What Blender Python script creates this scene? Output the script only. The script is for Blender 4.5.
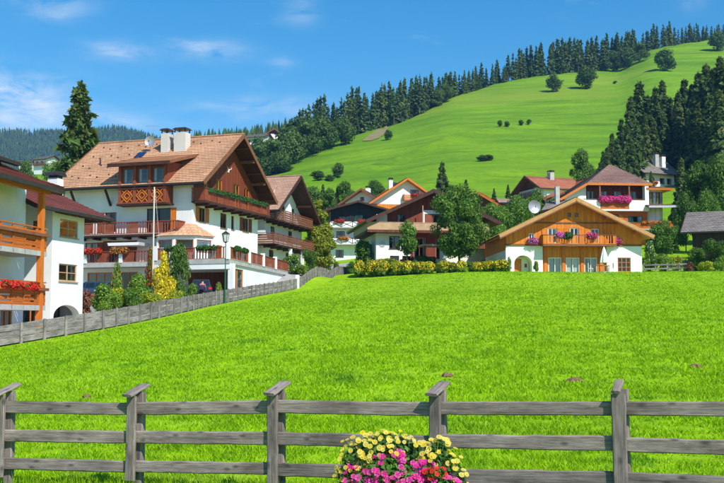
import bpy, bmesh, math, random
import numpy as np
from mathutils import Vector, Matrix

for _o in list(bpy.data.objects):
    bpy.data.objects.remove(_o)
SC = bpy.context.scene
COL = SC.collection
R = math.radians

# ------------------------------------------------------------------ camera
EYE = 2.1
FPX = 1000.0
PITCH = math.atan(0.08)
cam_d = bpy.data.cameras.new("camera")
cam_d.sensor_width = 36.0
cam_d.lens = 36.0 * FPX / 724.0
cam_d.clip_start = 0.1
cam_d.clip_end = 9000.0
cam = bpy.data.objects.new("camera", cam_d)
COL.objects.link(cam)
cam.location = (0, 0, EYE)
cam.rotation_euler = (R(90) + PITCH, 0, 0)
SC.camera = cam

# ------------------------------------------------------------------ sun, sky, exposure
SUN_EL, SUN_AZ = R(44), R(145)            # azimuth clockwise from +Y: behind the camera, to the right
SUN_DIR = Vector((math.cos(SUN_EL) * math.sin(SUN_AZ), math.cos(SUN_EL) * math.cos(SUN_AZ), math.sin(SUN_EL)))
sun_d = bpy.data.lights.new("sun", 'SUN')
sun_d.energy = 4.8
sun_d.angle = R(0.53)
sun_d.color = (1.0, 0.955, 0.88)
sun = bpy.data.objects.new("sun", sun_d)
COL.objects.link(sun)
sun.location = (60, -60, 80)
sun.rotation_euler = SUN_DIR.to_track_quat('Z', 'Y').to_euler()

world = bpy.data.worlds.new("World")
SC.world = world
world.use_nodes = True
wn, wl = world.node_tree.nodes, world.node_tree.links
wn.clear()
w_out = wn.new('ShaderNodeOutputWorld')
w_bg = wn.new('ShaderNodeBackground')
w_sky = wn.new('ShaderNodeTexSky')
w_sky.sky_type = 'NISHITA'
w_sky.sun_disc = False
w_sky.sun_elevation = SUN_EL
w_sky.sun_rotation = SUN_AZ
w_sky.altitude = 1400
w_sky.air_density = 1.25
w_sky.dust_density = 0.25
w_sky.ozone_density = 3.2
w_bg.inputs['Strength'].default_value = 0.125
w_hsv = wn.new('ShaderNodeHueSaturation')
w_hsv.inputs['Hue'].default_value = 0.492
w_hsv.inputs['Saturation'].default_value = 1.42
w_hsv.inputs['Value'].default_value = 1.0
wl.new(w_sky.outputs[0], w_hsv.inputs['Color'])
# thin cirrus: fair-weather noise over the whole dome + a few denser drifts
w_tc = wn.new('ShaderNodeTexCoord')
w_sep = wn.new('ShaderNodeSeparateXYZ')
wl.new(w_tc.outputs['Generated'], w_sep.inputs[0])


def wmath(op, a, b=None, c=None, clamp=False):
    n = wn.new('ShaderNodeMath')
    n.operation = op
    n.use_clamp = clamp
    for i, v in enumerate((a, b, c)):
        if v is None:
            continue
        if hasattr(v, 'links') or hasattr(v, 'is_linked'):
            wl.new(v, n.inputs[i])
        else:
            n.inputs[i].default_value = v
    return n.outputs[0]


def px_dir(u, v):
    xr, yr = (u - 362.0) / FPX, (241.5 - v) / FPX
    cp, sp = math.cos(PITCH), math.sin(PITCH)
    return Vector((xr, cp - yr * sp, sp + yr * cp))


w_az = wmath('ARCTAN2', w_sep.outputs[0], w_sep.outputs[1])
w_el = wmath('ARCSINE', w_sep.outputs[2])
w_cmb = wn.new('ShaderNodeCombineXYZ')
wl.new(wmath('MULTIPLY', w_az, 9.0), w_cmb.inputs[0])
wl.new(wmath('MULTIPLY', w_el, 26.0), w_cmb.inputs[1])
w_no = wn.new('ShaderNodeTexNoise')
w_no.inputs['Scale'].default_value = 1.6
w_no.inputs['Detail'].default_value = 7.0
w_no.inputs['Roughness'].default_value = 0.62
w_no.inputs['Distortion'].default_value = 0.5
wl.new(w_cmb.outputs[0], w_no.inputs['Vector'])
mask = wmath('MULTIPLY', wmath('SUBTRACT', w_no.outputs['Fac'], 0.62, clamp=True), 0.9)
for (u, v, ru, rv, k) in ((-6, 118, 75, 34, 1.0), (16, 86, 45, 14, .62), (120, 52, 34, 9, .62), (215, 51, 34, 9, .66), (52, 3, 34, 13, .6),
                          (270, 108, 70, 10, .5), (118, 121, 60, 8, .5), (300, 14, 18, 12, .35), (692, 4, 12, 8, .3), (282, 62, 14, 6, .3)):
    d = px_dir(u, v).normalized()
    a0, e0 = math.atan2(d.x, d.y), math.asin(d.z)
    dx = wmath('MULTIPLY', wmath('SUBTRACT', w_az, a0), FPX / ru)
    dy = wmath('MULTIPLY', wmath('SUBTRACT', w_el, e0), FPX / rv)
    q = wmath('ADD', wmath('MULTIPLY', dx, dx), wmath('MULTIPLY', dy, dy))
    g = wmath('MULTIPLY', wmath('EXPONENT', wmath('MULTIPLY', q, -1.0)), k)
    n2 = wmath('MULTIPLY', wmath('SUBTRACT', w_no.outputs['Fac'], 0.36, clamp=True), 3.0)
    mask = wmath('ADD', mask, wmath('MULTIPLY', g, n2))
mask = wmath('MINIMUM', mask, 0.8)
w_mix = wn.new('ShaderNodeMixRGB')
wl.new(mask, w_mix.inputs[0])
wl.new(w_hsv.outputs[0], w_mix.inputs[1])
w_mix.inputs[2].default_value = (6.6, 7.0, 7.6, 1)
wl.new(w_mix.outputs[0], w_bg.inputs['Color'])
wl.new(w_bg.outputs[0], w_out.inputs['Surface'])

SC.view_settings.view_transform = 'Standard'
SC.view_settings.look = 'None'
SC.view_settings.gamma = 1.0
SC.view_settings.use_curve_mapping = False
SC.view_settings.exposure = 0.3
SC.render.engine = 'CYCLES'
SC.cycles.use_denoising = True
SC.cycles.max_bounces = 6
SC.cycles.diffuse_bounces = 3
SC.cycles.glossy_bounces = 3
SC.cycles.transparent_max_bounces = 10
SC.cycles.volume_bounces = 0


# ------------------------------------------------------------------ geometry of the view
def P(u, v, Y):
    d = px_dir(u, v)
    return Vector((d.x * Y / d.y, Y, EYE + d.z * Y / d.y))


def TV(v):
    return math.tan(PITCH + math.atan((241.5 - v) / FPX))


# ------------------------------------------------------------------ materials
MATS = {}


def _mat(name):
    m = bpy.data.materials.new(name)
    m.use_nodes = True
    nt = m.node_tree
    b = nt.nodes['Principled BSDF']
    return m, nt, nt.nodes, nt.links, b


def _ramp(nt, fac, c1, c2, p1=0.3, p2=0.7):
    r = nt.nodes.new('ShaderNodeValToRGB')
    r.color_ramp.elements[0].position = p1
    r.color_ramp.elements[0].color = (*c1, 1)
    r.color_ramp.elements[1].position = p2
    r.color_ramp.elements[1].color = (*c2, 1)
    nt.links.new(fac, r.inputs[0])
    return r.outputs[0]


def _noise(nt, vec, scale, detail=4, rough=.55, stretch=None):
    if stretch is not None:
        mp = nt.nodes.new('ShaderNodeMapping')
        mp.inputs['Scale'].default_value = stretch
        nt.links.new(vec, mp.inputs[0])
        vec = mp.outputs[0]
    n = nt.nodes.new('ShaderNodeTexNoise')
    n.inputs['Scale'].default_value = scale
    n.inputs['Detail'].default_value = detail
    n.inputs['Roughness'].default_value = rough
    nt.links.new(vec, n.inputs['Vector'])
    return n.outputs['Fac']


def _mixc(nt, fac, a, b, mode='MIX'):
    m = nt.nodes.new('ShaderNodeMixRGB')
    m.blend_type = mode
    for i, x in enumerate((fac, a, b)):
        if isinstance(x, (int, float)):
            m.inputs[i].default_value = x
        elif isinstance(x, tuple):
            m.inputs[i].default_value = (*x, 1)
        else:
            nt.links.new(x, m.inputs[i])
    return m.outputs[0]


def _m(nt, op, a, b=None, clamp=False):
    n = nt.nodes.new('ShaderNodeMath')
    n.operation = op
    n.use_clamp = clamp
    for i, v in enumerate((a, b)):
        if v is None:
            continue
        if isinstance(v, (int, float)):
            n.inputs[i].default_value = v
        else:
            nt.links.new(v, n.inputs[i])
    return n.outputs[0]


def _bump(nt, bsdf, h, strength=.3, dist=.02):
    b = nt.nodes.new('ShaderNodeBump')
    b.inputs['Strength'].default_value = strength
    b.inputs['Distance'].default_value = dist
    nt.links.new(h, b.inputs['Height'])
    nt.links.new(b.outputs[0], bsdf.inputs['Normal'])


def M_noise(name, c1, c2, scale=3.0, rough=.8, bump=.15, stretch=None, spec=.25, fine=None, metal=0.0):
    if name in MATS:
        return MATS[name]
    m, nt, N, L, b = _mat(name)
    tc = N.new('ShaderNodeTexCoord')
    f = _noise(nt, tc.outputs['Object'], scale, 5, .6, stretch)
    c = _ramp(nt, f, c1, c2)
    if fine:
        f2 = _noise(nt, tc.outputs['Object'], fine, 3, .6, stretch)
        c = _mixc(nt, .5, c, _ramp(nt, f2, (.62, .62, .62), (1.3, 1.3, 1.3)), 'MULTIPLY')
    L.new(c, b.inputs['Base Color'])
    b.inputs['Roughness'].default_value = rough
    b.inputs['Specular IOR Level'].default_value = spec
    b.inputs['Metallic'].default_value = metal
    if bump:
        _bump(nt, b, f, bump)
    MATS[name] = m
    return m


def M_plaster(name, c):
    if name in MATS:
        return MATS[name]
    m, nt, N, L, b = _mat(name)
    tc = N.new('ShaderNodeTexCoord')
    f = _noise(nt, tc.outputs['Object'], .35, 5, .6)
    col = _ramp(nt, f, tuple(x * .86 for x in c), c, .3, .62)
    st = _noise(nt, tc.outputs['Object'], 1.3, 4, .7, (1.2, 1.2, .12))     # rain streaks
    col = _mixc(nt, _ramp(nt, st, (0, 0, 0), (.4, .4, .4), .56, .78), col, tuple(x * .66 for x in (c[0], c[1] * .97, c[2] * .93)))
    L.new(col, b.inputs['Base Color'])
    b.inputs['Roughness'].default_value = .9
    b.inputs['Specular IOR Level'].default_value = .1
    f3 = _noise(nt, tc.outputs['Object'], 18, 3)
    _bump(nt, b, f3, .25, .01)
    MATS[name] = m
    return m


def M_boards(name, c1, c2, w=.17, axis='V', rough=.65, gap=.08):
    """wood cladding: boards running up (V) or along (H), every board its own tone"""
    if name in MATS:
        return MATS[name]
    m, nt, N, L, b = _mat(name)
    tc = N.new('ShaderNodeTexCoord')
    sp = N.new('ShaderNodeSeparateXYZ')
    L.new(tc.outputs['Object'], sp.inputs[0])
    co = _m(nt, 'ADD', sp.outputs[0], sp.outputs[1]) if axis == 'V' else sp.outputs[2]
    q = _m(nt, 'DIVIDE', co, w)
    fl = _m(nt, 'FLOOR', q)
    fr = _m(nt, 'FRACT', q)
    wn_ = N.new('ShaderNodeTexWhiteNoise')
    wn_.noise_dimensions = '1D'
    L.new(fl, wn_.inputs['W'])
    col = _ramp(nt, wn_.outputs['Value'], c1, c2, 0, 1)
    st = (7, 7, .5) if axis == 'V' else (.5, .5, 9)
    g = _noise(nt, tc.outputs['Object'], 2.2, 5, .65, st)
    col = _mixc(nt, .75, col, _ramp(nt, g, (.55, .5, .45), (1.25, 1.2, 1.15)), 'MULTIPLY')
    edge = _m(nt, 'LESS_THAN', fr, gap)
    col = _mixc(nt, _m(nt, 'MULTIPLY', edge, .65), col, tuple(x * .25 for x in c1))
    L.new(col, b.inputs['Base Color'])
    b.inputs['Roughness'].default_value = rough
    b.inputs['Specular IOR Level'].default_value = .25
    _bump(nt, b, _m(nt, 'SUBTRACT', 1.0, edge), .5, .02)
    MATS[name] = m
    return m


def M_tiles(name, c1, c2, w=.32, h=.36, mortar=.35):
    if name in MATS:
        return MATS[name]
    m, nt, N, L, b = _mat(name)
    tc = N.new('ShaderNodeTexCoord')
    br = N.new('ShaderNodeTexBrick')
    br.inputs['Scale'].default_value = 1.0
    br.inputs['Brick Width'].default_value = w
    br.inputs['Row Height'].default_value = h
    br.inputs['Mortar Size'].default_value = .022
    br.inputs['Bias'].default_value = 0.0
    br.inputs['Color1'].default_value = (*c1, 1)
    br.inputs['Color2'].default_value = (*c2, 1)
    br.inputs['Mortar'].default_value = (*(x * mortar for x in c1), 1)
    L.new(tc.outputs['UV'], br.inputs['Vector'])
    f = _noise(nt, tc.outputs['Object'], .6, 6, .65)
    col = _mixc(nt, .7, br.outputs['Color'], _ramp(nt, f, (.66, .64, .62), (1.18, 1.16, 1.15)), 'MULTIPLY')
    f2 = _noise(nt, tc.outputs['UV'], 5, 4, .7)
    col = _mixc(nt, .5, col, _ramp(nt, f2, (.6, .6, .62), (1.2, 1.2, 1.2)), 'MULTIPLY')
    L.new(col, b.inputs['Base Color'])
    b.inputs['Roughness'].default_value = .8
    b.inputs['Specular IOR Level'].default_value = .2
    _bump(nt, b, br.outputs['Fac'], -.35, .02)
    MATS[name] = m
    return m


def M_leaf(name, c1, c2, c3=None, scale=.7, trans=.25, rough=.6):
    """foliage: clump-sized tone changes plus a tone per leaf"""
    if name in MATS:
        return MATS[name]
    m, nt, N, L, b = _mat(name)
    tc = N.new('ShaderNodeTexCoord')
    geo = N.new('ShaderNodeNewGeometry')
    oi = N.new('ShaderNodeObjectInfo')
    f = _noise(nt, tc.outputs['Object'], scale, 3, .6)
    col = _ramp(nt, f, c1, c2, .32, .68)
    if c3:
        k = _m(nt, 'GREATER_THAN', geo.outputs['Random Per Island'], .8)
        col = _mixc(nt, _m(nt, 'MULTIPLY', k, .8), col, c3)
    v = _ramp(nt, geo.outputs['Random Per Island'], (.6, .6, .6), (1.35, 1.35, 1.35), 0, 1)
    col = _mixc(nt, 1.0, col, v, 'MULTIPLY')
    o = _ramp(nt, oi.outputs['Random'], (.76, .8, .74), (1.2, 1.15, 1.15), 0, 1)
    col = _mixc(nt, 1.0, col, o, 'MULTIPLY')
    L.new(col, b.inputs['Base Color'])
    b.inputs['Roughness'].default_value = rough
    b.inputs['Specular IOR Level'].default_value = .2
    if trans:
        t = N.new('ShaderNodeBsdfTranslucent')
        L.new(_mixc(nt, 1.0, col, (1.25, 1.35, .6), 'MULTIPLY'), t.inputs['Color'])
        mx = N.new('ShaderNodeMixShader')
        mx.inputs[0].default_value = trans
        L.new(b.outputs[0], mx.inputs[1])
        L.new(t.outputs[0], mx.inputs[2])
        L.new(mx.outputs[0], N['Material Output'].inputs['Surface'])
    MATS[name] = m
    return m


def M_glass(name='window_glass'):
    if name in MATS:
        return MATS[name]
    m, nt, N, L, b = _mat(name)
    N.remove(b)
    fr = N.new('ShaderNodeFresnel')
    fr.inputs['IOR'].default_value = 1.52
    tr = N.new('ShaderNodeBsdfTransparent')
    tr.inputs['Color'].default_value = (.72, .78, .8, 1)
    gl = N.new('ShaderNodeBsdfGlossy')
    gl.inputs['Roughness'].default_value = .04
    mx = N.new('ShaderNodeMixShader')
    f = _m(nt, 'MULTIPLY', fr.outputs[0], 1.6, True)
    L.new(f, mx.inputs[0])
    L.new(tr.outputs[0], mx.inputs[1])
    L.new(gl.outputs[0], mx.inputs[2])
    L.new(mx.outputs[0], N['Material Output'].inputs['Surface'])
    MATS[name] = m
    return m


def M_weathered(name='weathered_wood', c1=(.10, .083, .076), c2=(.42, .365, .335)):
    """silver-grey fence timber, grain along local x"""
    if name in MATS:
        return MATS[name]
    m, nt, N, L, b = _mat(name)
    tc = N.new('ShaderNodeTexCoord')
    oi = N.new('ShaderNodeObjectInfo')
    ad = N.new('ShaderNodeVectorMath')
    ad.operation = 'ADD'
    L.new(tc.outputs['Object'], ad.inputs[0])
    cb = N.new('ShaderNodeCombineXYZ')
    for i in range(3):
        L.new(_m(nt, 'MULTIPLY', oi.outputs['Random'], 37.0 + 11 * i), cb.inputs[i])
    L.new(cb.outputs[0], ad.inputs[1])
    v = ad.outputs[0]
    g = _noise(nt, v, 3.0, 6, .7, (.9, 16, 16))
    p = _noise(nt, v, 1.6, 4, .6, (1, 3, 3))
    col = _ramp(nt, g, c1, c2, .25, .75)
    col = _mixc(nt, .9, col, _ramp(nt, p, (.42, .40, .39), (1.3, 1.27, 1.26)), 'MULTIPLY')
    vo = N.new('ShaderNodeTexVoronoi')                                     # knots
    vo.voronoi_dimensions = '2D'
    s3 = N.new('ShaderNodeSeparateXYZ')
    L.new(v, s3.inputs[0])
    c3 = N.new('ShaderNodeCombineXYZ')
    L.new(_m(nt, 'MULTIPLY', s3.outputs[0], 2.1), c3.inputs[0])
    L.new(_m(nt, 'MULTIPLY', _m(nt, 'ADD', s3.outputs[2], s3.outputs[1]), 5.0), c3.inputs[1])
    L.new(c3.outputs[0], vo.inputs['Vector'])
    vo.inputs['Scale'].default_value = 1.0
    k = _ramp(nt, vo.outputs['Distance'], (1, 1, 1), (0, 0, 0), .04, .13)
    col = _mixc(nt, _m(nt, 'MULTIPLY', k, .7), col, (.045, .04, .038))
    cr = _noise(nt, v, 4.0, 3, .6, (.5, 34, 34))                           # drying cracks
    col = _mixc(nt, _ramp(nt, cr, (.75, .75, .75), (0, 0, 0), .30, .40), col, (.035, .03, .028))
    lich = _noise(nt, v, 9, 4, .7)
    col = _mixc(nt, _ramp(nt, lich, (0, 0, 0), (.45, .45, .45), .62, .8), col, (.42, .41, .36))
    o = _ramp(nt, oi.outputs['Random'], (.78, .78, .79), (1.15, 1.13, 1.1), 0, 1)
    col = _mixc(nt, 1.0, col, o, 'MULTIPLY')
    L.new(col, b.inputs['Base Color'])
    b.inputs['Roughness'].default_value = .85
    b.inputs['Specular IOR Level'].default_value = .2
    _bump(nt, b, g, .7, .008)
    MATS[name] = m
    return m


# ------------------------------------------------------------------ mesh helpers
class MB:
    """collects shapes for ONE mesh object"""

    def __init__(self):
        self.v, self.f, self.mi, self.uv = [], [], [], []

    def face(self, pts, mi=0, uv=None):
        n = len(self.v)
        self.v.extend(tuple(p) for p in pts)
        self.f.append(tuple(range(n, n + len(pts))))
        self.mi.append(mi)
        self.uv.append(uv or [(0, 0)] * len(pts))

    def hexa(self, c, mi=0):
        n = len(self.v)
        self.v.extend(tuple(p) for p in c)
        for q in ((0, 3, 2, 1), (4, 5, 6, 7), (0, 1, 5, 4), (1, 2, 6, 5), (2, 3, 7, 6), (3, 0, 4, 7)):
            self.f.append(tuple(n + i for i in q))
            self.mi.append(mi)
            self.uv.append([(0, 0), (1, 0), (1, 1), (0, 1)])

    def box(self, fr, s0, s1, d0, d1, z0, z1, mi=0):
        # frame: s along the face, d outward
        self.hexa([fr(s0, d1, z0), fr(s1, d1, z0), fr(s1, d0, z0), fr(s0, d0, z0),
                   fr(s0, d1, z1), fr(s1, d1, z1), fr(s1, d0, z1), fr(s0, d0, z1)], mi)

    def bar(self, p, q, w, h, mi=0, up=(0, 0, 1)):
        p, q, up = Vector(p), Vector(q), Vector(up)
        d = (q - p).normalized()
        x = d.cross(up)
        if x.length < 1e-4:
            x = d.cross(Vector((1, 0, 0)))
        x.normalize()
        y = x.cross(d).normalized()
        a, b = x * w / 2, y * h / 2
        self.hexa([p - a - b, p + a - b, q + a - b, q - a - b, p - a + b, p + a + b, q + a + b, q - a + b], mi)

    def tube(self, p, q, r0, r1, n=8, mi=0, cap=True):
        p, q = Vector(p), Vector(q)
        d = (q - p).normalized()
        x = d.cross(Vector((0, 0, 1)))
        if x.length < 1e-3:
            x = Vector((1, 0, 0))
        x.normalize()
        y = d.cross(x)
        A = [p + (x * math.cos(2 * math.pi * i / n) + y * math.sin(2 * math.pi * i / n)) * r0 for i in range(n)]
        B = [q + (x * math.cos(2 * math.pi * i / n) + y * math.sin(2 * math.pi * i / n)) * r1 for i in range(n)]
        for i in range(n):
            j = (i + 1) % n
            self.face([A[i], A[j], B[j], B[i]], mi)
        if cap:
            self.face(B, mi)
            self.face(A[::-1], mi)

    def poly_prism(self, poly, z0, z1, mi=0):
        self.face([(x, y, z1) for x, y in poly], mi)
        self.face([(x, y, z0) for x, y in poly][::-1], mi)
        n = len(poly)
        for i in range(n):
            a, b = poly[i], poly[(i + 1) % n]
            self.face([(a[0], a[1], z0), (b[0], b[1], z0), (b[0], b[1], z1), (a[0], a[1], z1)], mi)

    def prism(self, fr, poly, d0, d1, mi=0):
        """polygon in (s, z), extruded from d0 to d1"""
        self.face([fr(s, d1, z) for s, z in poly], mi)
        self.face([fr(s, d0, z) for s, z in poly][::-1], mi)
        n = len(poly)
        for i in range(n):
            a, b = poly[i], poly[(i + 1) % n]
            self.face([fr(a[0], d0, a[1]), fr(b[0], d0, b[1]), fr(b[0], d1, b[1]), fr(a[0], d1, a[1])], mi)

    def build(self, name, mats, parent=None, smooth=False):
        me = bpy.data.meshes.new(name)
        me.from_pydata(self.v, [], self.f)
        if not isinstance(mats, (list, tuple)):
            mats = [mats]
        for m in mats:
            me.materials.append(m)
        me.polygons.foreach_set('material_index', self.mi)
        ul = me.uv_layers.new(name='UVMap')
        ul.data.foreach_set('uv', [c for f in self.uv for p in f for c in p])
        if smooth:
            me.polygons.foreach_set('use_smooth', [True] * len(me.polygons))
        bm = bmesh.new()
        bm.from_mesh(me)
        bmesh.ops.remove_doubles(bm, verts=bm.verts, dist=1e-5)
        bmesh.ops.recalc_face_normals(bm, faces=bm.faces)
        bm.to_mesh(me)
        bm.free()
        return link(name, me, parent)


def link(name, me, parent=None):
    o = bpy.data.objects.new(name, me)
    COL.objects.link(o)
    if parent is not None:
        o.parent = parent
    return o


def tag(o, label=None, cat=None, group=None, kind=None):
    if label:
        o['label'] = label
    if cat:
        o['category'] = cat
    if group:
        o['group'] = group
    if kind:
        o['kind'] = kind
    return o


def thing(name, loc, label, cat, rz=0.0, group=None):
    o = bpy.data.objects.new(name, None)
    o.empty_display_size = .3
    COL.objects.link(o)
    o.location = loc
    o.rotation_euler = (0, 0, rz)
    return tag(o, label, cat, group)


def copy_tree(o, parent=None):
    c = o.copy()
    COL.objects.link(c)
    if parent is not None:
        c.parent = parent
    for ch in list(o.children):
        copy_tree(ch, c)
    return c


def frame(ox=0.0, oy=0.0, ang=0.0):
    c, s = math.cos(ang), math.sin(ang)
    return lambda a, d, z: (ox + a * c + d * s, oy + a * s - d * c, z)


def np_mesh(name, V, F, mat, parent=None, smooth=False):
    """V (n,3), F (m,k) arrays"""
    me = bpy.data.meshes.new(name)
    V = np.asarray(V, dtype=np.float32)
    F = np.asarray(F, dtype=np.int32)
    k = F.shape[1]
    me.vertices.add(len(V))
    me.vertices.foreach_set('co', V.ravel())
    me.loops.add(F.size)
    me.loops.foreach_set('vertex_index', F.ravel())
    me.polygons.add(len(F))
    me.polygons.foreach_set('loop_start', np.arange(0, F.size, k, dtype=np.int32))
    me.polygons.foreach_set('loop_total', np.full(len(F), k, dtype=np.int32))
    if smooth:
        me.polygons.foreach_set('use_smooth', np.ones(len(F), dtype=bool))
    me.update(calc_edges=True)
    me.validate()
    for m in (mat if isinstance(mat, (list, tuple)) else [mat]):
        me.materials.append(m)
    if parent == 'mesh':
        return me
    return link(name, me, parent)


# ------------------------------------------------------------------ the lie of the land
def _pt(u, v, Y):
    p = P(u, v, Y)
    return (p.x, p.y, p.z)


BACK_FENCE_PX = [(-60, 356, 45.5), (-20, 349.5, 46.5), (5, 345, 47.6), (55, 336.5, 49.8), (105, 328, 52.8), (150, 319, 57.6), (190, 310.5, 64.6),
                 (225, 302.5, 75), (262, 295, 85.5), (300, 287.5, 97), (330, 280.5, 112), (350, 275.2, 127)]
BACK_FENCE = [_pt(*q) for q in BACK_FENCE_PX]

CTRL = list(BACK_FENCE)
CTRL += [(-4.6, 13, 0.0), (-2.86, 12.6, .02), (-1.04, 11.9, .08), (.82, 11.2, .14), (2.65, 10.4, .22), (3.6, 9.6, .28), (-9, 14, -.1), (7, 8, .45), (14, 7, .7),
         (-14, 15, -.25), (0, 5, 0.1), (0, -15, 0), (-20, -15, -.5), (20, -15, .6), (-25, 20, -.3), (-40, 30, -.2), (30, 20, 1.6), (50, 10, 1.5)]
# right half of the field up to its brow
CTRL += [_pt(560, 330, 34), _pt(440, 331, 34), _pt(640, 291, 62), _pt(480, 293, 62), _pt(640, 274.5, 88), _pt(520, 275, 88), _pt(640, 271.5, 98), _pt(505, 271.3, 98),
         _pt(724, 271, 98), _pt(420, 274.5, 96), _pt(900, 268, 90)]
# ground under the village
CTRL += [_pt(575, 274, 108), _pt(575, 270, 118), _pt(375, 271, 116), _pt(480, 269.5, 112), _pt(420, 264.5, 120), _pt(400, 254, 132),
         _pt(340, 262.5, 163), _pt(338, 268, 140), _pt(600, 246, 150), _pt(690, 265, 118), _pt(724, 258, 130), _pt(540, 217, 190), _pt(640, 214, 190), _pt(660, 190, 235),
         _pt(420, 229, 180), _pt(300, 268, 112), _pt(260, 268, 104), _pt(210, 297.5, 84), _pt(120, 301, 84), _pt(70, 316, 66), _pt(20, 336, 58),
         (-30, 60, 1.3), (-30, 100, 5.4), (-45, 80, 3), (-45, 130, 9), (-70, 60, 1), (-60, 180, 17), (-20, 180, 16), (75, 120, 12), (90, 70, 7), (90, 170, 24), (60, 200, 30)]
_C = np.array(CTRL)


def _tps_fit(C):
    n = len(C)
    s = 50.0
    xy = C[:, :2] / s
    d2 = ((xy[:, None, :] - xy[None, :, :]) ** 2).sum(-1)
    K = np.where(d2 > 0, .5 * d2 * np.log(np.maximum(d2, 1e-12)), 0) + np.eye(n) * 2e-3
    Pm = np.concatenate([np.ones((n, 1)), xy], 1)
    A = np.zeros((n + 3, n + 3))
    A[:n, :n] = K
    A[:n, n:] = Pm
    A[n:, :n] = Pm.T
    return xy, np.linalg.solve(A, np.concatenate([C[:, 2], np.zeros(3)])), s


_TX, _TW, _TS = _tps_fit(_C)
HU = np.array([-600, -200, 0, 100, 200, 250, 290, 310, 330, 400, 450, 500, 560, 620, 640, 655, 724, 900, 1400.])
HV = np.array([185, 178, 170, 168, 168, 171, 160, 151, 145, 122, 96, 84, 74, 66, 56, 48, 40, 36, 60.])
HY = np.array([500, 450, 420, 400, 390, 385, 400, 415, 425, 470, 520, 560, 600, 630, 640, 650, 690, 700, 700.])
HB = np.array([240, 240, 238, 236, 232, 226, 220, 218, 216, 214, 213, 213, 213, 213, 211, 210, 208, 205, 205.])
HS = np.array([.1, .12, .14, .15, .18, .24, .22, .18, .14, .12, .10, .08, .07, .07, .07, .07, .06, .05, .05])


def terrain(X, Y):
    X, Y = np.atleast_1d(np.asarray(X, float)), np.atleast_1d(np.asarray(Y, float))
    sh = X.shape
    X, Y = X.ravel(), Y.ravel()
    xc, yc = np.clip(X, -90, 110) / _TS, np.clip(Y, -25, 225) / _TS
    near = np.empty_like(X)
    n = len(_TX)
    for i in range(0, len(X), 20000):
        d2 = (xc[i:i + 20000, None] - _TX[None, :, 0]) ** 2 + (yc[i:i + 20000, None] - _TX[None, :, 1]) ** 2
        near[i:i + 20000] = (.5 * d2 * np.log(np.maximum(d2, 1e-12))) @ _TW[:n] + _TW[n] + xc[i:i + 20000] * _TW[n + 1] + yc[i:i + 20000] * _TW[n + 2]
    Ys = np.maximum(Y, 120.0)
    u = 362 + FPX * X / Ys * .99
    vt, yt, vb, ps = np.interp(u, HU, HV), np.interp(u, HU, HY), np.interp(u, HU, HB), np.interp(u, HU, HS)
    tt = np.tan(PITCH + np.arctan((241.5 - vt) / FPX))
    tb = np.tan(PITCH + np.arctan((241.5 - vb) / FPX))
    z0, zt = EYE + tb * 190, EYE + tt * yt
    t = (Ys - 190) / (yt - 190)
    hill = z0 + (zt - z0) * np.where(t > 0, np.clip(t, 0, 1) ** 1.18, np.maximum(t, -.3) * .5)
    hill += 1.3 * np.exp(-((t - .22) / .02) ** 2) + 1.6 * np.exp(-((t - .48 - .05 * np.sin(X / 40)) / .02) ** 2) + np.sin(X / 33 + Y / 51) * 1.2 * np.clip(t, 0, 1)
    over = np.maximum(Ys - yt, 0)
    hill += ps * np.minimum(over, 220) - .02 * np.maximum(over - 220, 0)
    w = np.clip((Y - 165) / 60, 0, 1)
    w = w * w * (3 - 2 * w)
    return (near * (1 - w) + hill * w).reshape(sh)


def gz(x, y):
    return float(terrain(x, y)[0])


def hit(u, v, y0=6.0, y1=900.0):
    """where the line of sight through a picture point meets the ground"""
    Ys = np.concatenate([np.arange(y0, 140, .25), np.arange(140, y1, 1.0)])
    d = px_dir(u, v)
    X = d.x / d.y * Ys
    Z = EYE + d.z / d.y * Ys
    k = np.where(terrain(X, Ys) >= Z)[0]
    i = k[0] if len(k) else len(Ys) - 1
    return Vector((X[i], Ys[i], gz(X[i], Ys[i])))


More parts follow.
